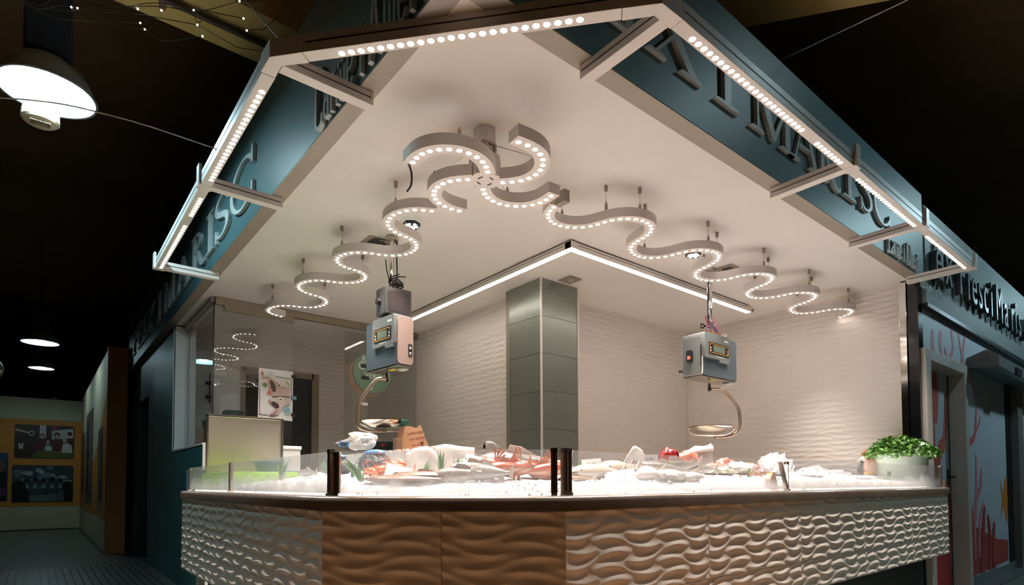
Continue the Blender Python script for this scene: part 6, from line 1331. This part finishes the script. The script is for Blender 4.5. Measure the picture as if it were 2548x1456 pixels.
for i in range(1500):
    a = r_p.uniform(0,2*pi); rr = 0.30*sqrt(r_p.random()); x = 5.0+rr*cos(a); y = 0.30+rr*sin(a)*0.95
    edge = rr/0.30; zz = 1.26+0.135*(1-edge**2)*r_p.uniform(.2,1.05)+0.03*noise.noise(Vector((x*12,y*12,0))) - (0.05*r_p.random() if edge > .78 else 0)
    s_ = r_p.uniform(0.012,0.024); M = Matrix.Translation((x,y,zz)) @ Euler((r_p.uniform(-.9,.9),r_p.uniform(-.9,.9),r_p.uniform(0,6.28))).to_matrix().to_4x4()
    pl_ = [(0,-1),(.35,-.45),(1,-.5),(.62,-.05),(1.0,.45),(.42,.35),(.3,.95),(0,.6),(-.3,.95),(-.42,.35),(-1.0,.45),(-.62,-.05),(-1,-.5),(-.35,-.45)]
    k = len(lv.v); lv.v += [tuple(M @ Vector((p*s_,q*s_,0.25*s_*(abs(p))))) for p,q in pl_]+[tuple(M @ Vector((0,0,-0.1*s_)))]
    for j in range(14): lv.f.append((k+j,k+(j+1)%14,k+14))
    if i % 4 == 0: stm.tube([(5.0+0.5*(x-5.0),0.30+0.5*(y-0.30),1.19),(x,y,zz)], 0.0016, 4, caps=False)
obj('leaves', lv, m_pars, hb_)['kind'] = 'stuff'; obj('stems', stm, m_stem, hb_)['kind'] = 'stuff'
# tap, speaker, wooden board behind the counter
tp = thing('swan_neck_tap', 'chrome swan-neck tap behind the corner of the counter', 'tap', (1.23,1.24,1.2))
tB = Vector((1.23,1.24,0))
obj('spout', MB().tube(smoothpath([tuple(tB+rgt*0.10+Vector((0,0,1.14))),tuple(tB+rgt*0.06+Vector((0,0,1.205))),tuple(tB+rgt*0.02+Vector((0,0,1.238))),tuple(tB+rgt*-0.015+Vector((0,0,1.24))),tuple(tB+rgt*-0.026+Vector((0,0,1.222)))],5), 0.006, 10), m_chrome, tp, smooth=True)
obj('nozzle', MB().tube([tuple(tB+rgt*-0.026+Vector((0,0,1.228))),tuple(tB+rgt*-0.028+Vector((0,0,1.205)))], 0.009, 10), m_chrome, tp, smooth=True)
obj('tap_base', MB().tube([tuple(tB+rgt*0.10+Vector((0,0,FZ))),tuple(tB+rgt*0.10+Vector((0,0,1.15)))], 0.010, 10), m_chrome, tp, smooth=True)
spk = thing('portable_speaker', 'black portable speaker with a small red badge behind the white bag', 'speaker', (1.16,2.42,1.26)); 
sM_ = basis((0.786,-0.618,0),(0,0,1),(1.06,2.44,1.22))
obj('speaker_body', MB().prism([(0.0,0.09),(0.02,0.012),(0.035,0.0),(0.155,0.0),(0.165,0.01),(0.17,0.09)], -0.10, 0, sM_), m_black, spk, bevel=0.006)
obj('badge', MB().prism(rrect(0.075,0.055,0.103,0.072,0.003), 0.0, 0.0015, sM_), mat('red_badge', (220,50,40), 0.4), spk)
obj('speaker_stand', MB().box(1.08,2.34,1.03, 1.22,2.50,1.22), m_dark, spk)
wp2 = thing('wooden_message_board', 'rounded wooden board with a handwritten greeting leaning behind the left scale pan', 'board', (1.30,2.15,1.27))
m_wood = mat('light_wood_board', (206,160,124), 0.55, var=0.1, scale=9)
wM = basis((0.786,-0.618,0.05),(-0.10,0.05,1),(1.19,2.245,1.205))
obj('board', MB().prism(smoothpath([(0.06,0.0),(0.02,0.04),(0.0,0.09),(0.0,0.15),(0.03,0.20),(0.09,0.205),(0.14,0.19),(0.165,0.21),(0.18,0.17),(0.20,0.09),(0.225,0.02),(0.215,0.0),(0.06,0.0)],3), -0.012, 0, wM), m_wood, wp2)
for k, tx in enumerate(("D'aquesta casa","sou els nostres","clients \u2665")):
    text('board_text', tx, 0.026, mat('burnt_lettering', (120,60,36), 0.6, var=0), Matrix.Translation(-Vector((1.30,2.15,1.27))) @ wM @ Matrix.Translation((0.105+0.012*k,0.155-0.042*k,0.0008)) @ Matrix.Rotation(0.10,4,'Z'), wp2, 0.0003)
obj('prop_block', MB().box(1.17,2.06,1.03, 1.27,2.20,1.205), m_wood, wp2)
wps = tag(obj('wooden_upright', MB().box(1.115,2.16,1.03, 1.165,2.21,1.32), mat('brown_wood_upright', (134,106,84), 0.6, var=0.1), bevel=0.003), 'brown wooden upright between the speaker and the message board', 'post')
# lettering becomes plain mesh
for o in [q for q in bpy.data.objects if q.type == 'FONT']:
    me = bpy.data.meshes.new_from_object(o); mts = list(o.data.materials)
    if not me.materials:
        for q in mts: me.materials.append(q)
    n = bpy.data.objects.new(o.name.split('.')[0], me); COL.objects.link(n)
    n.parent = o.parent; n.matrix_basis = o.matrix_basis.copy()
    for ch in list(o.children): ch.parent = n
    bpy.data.objects.remove(o)
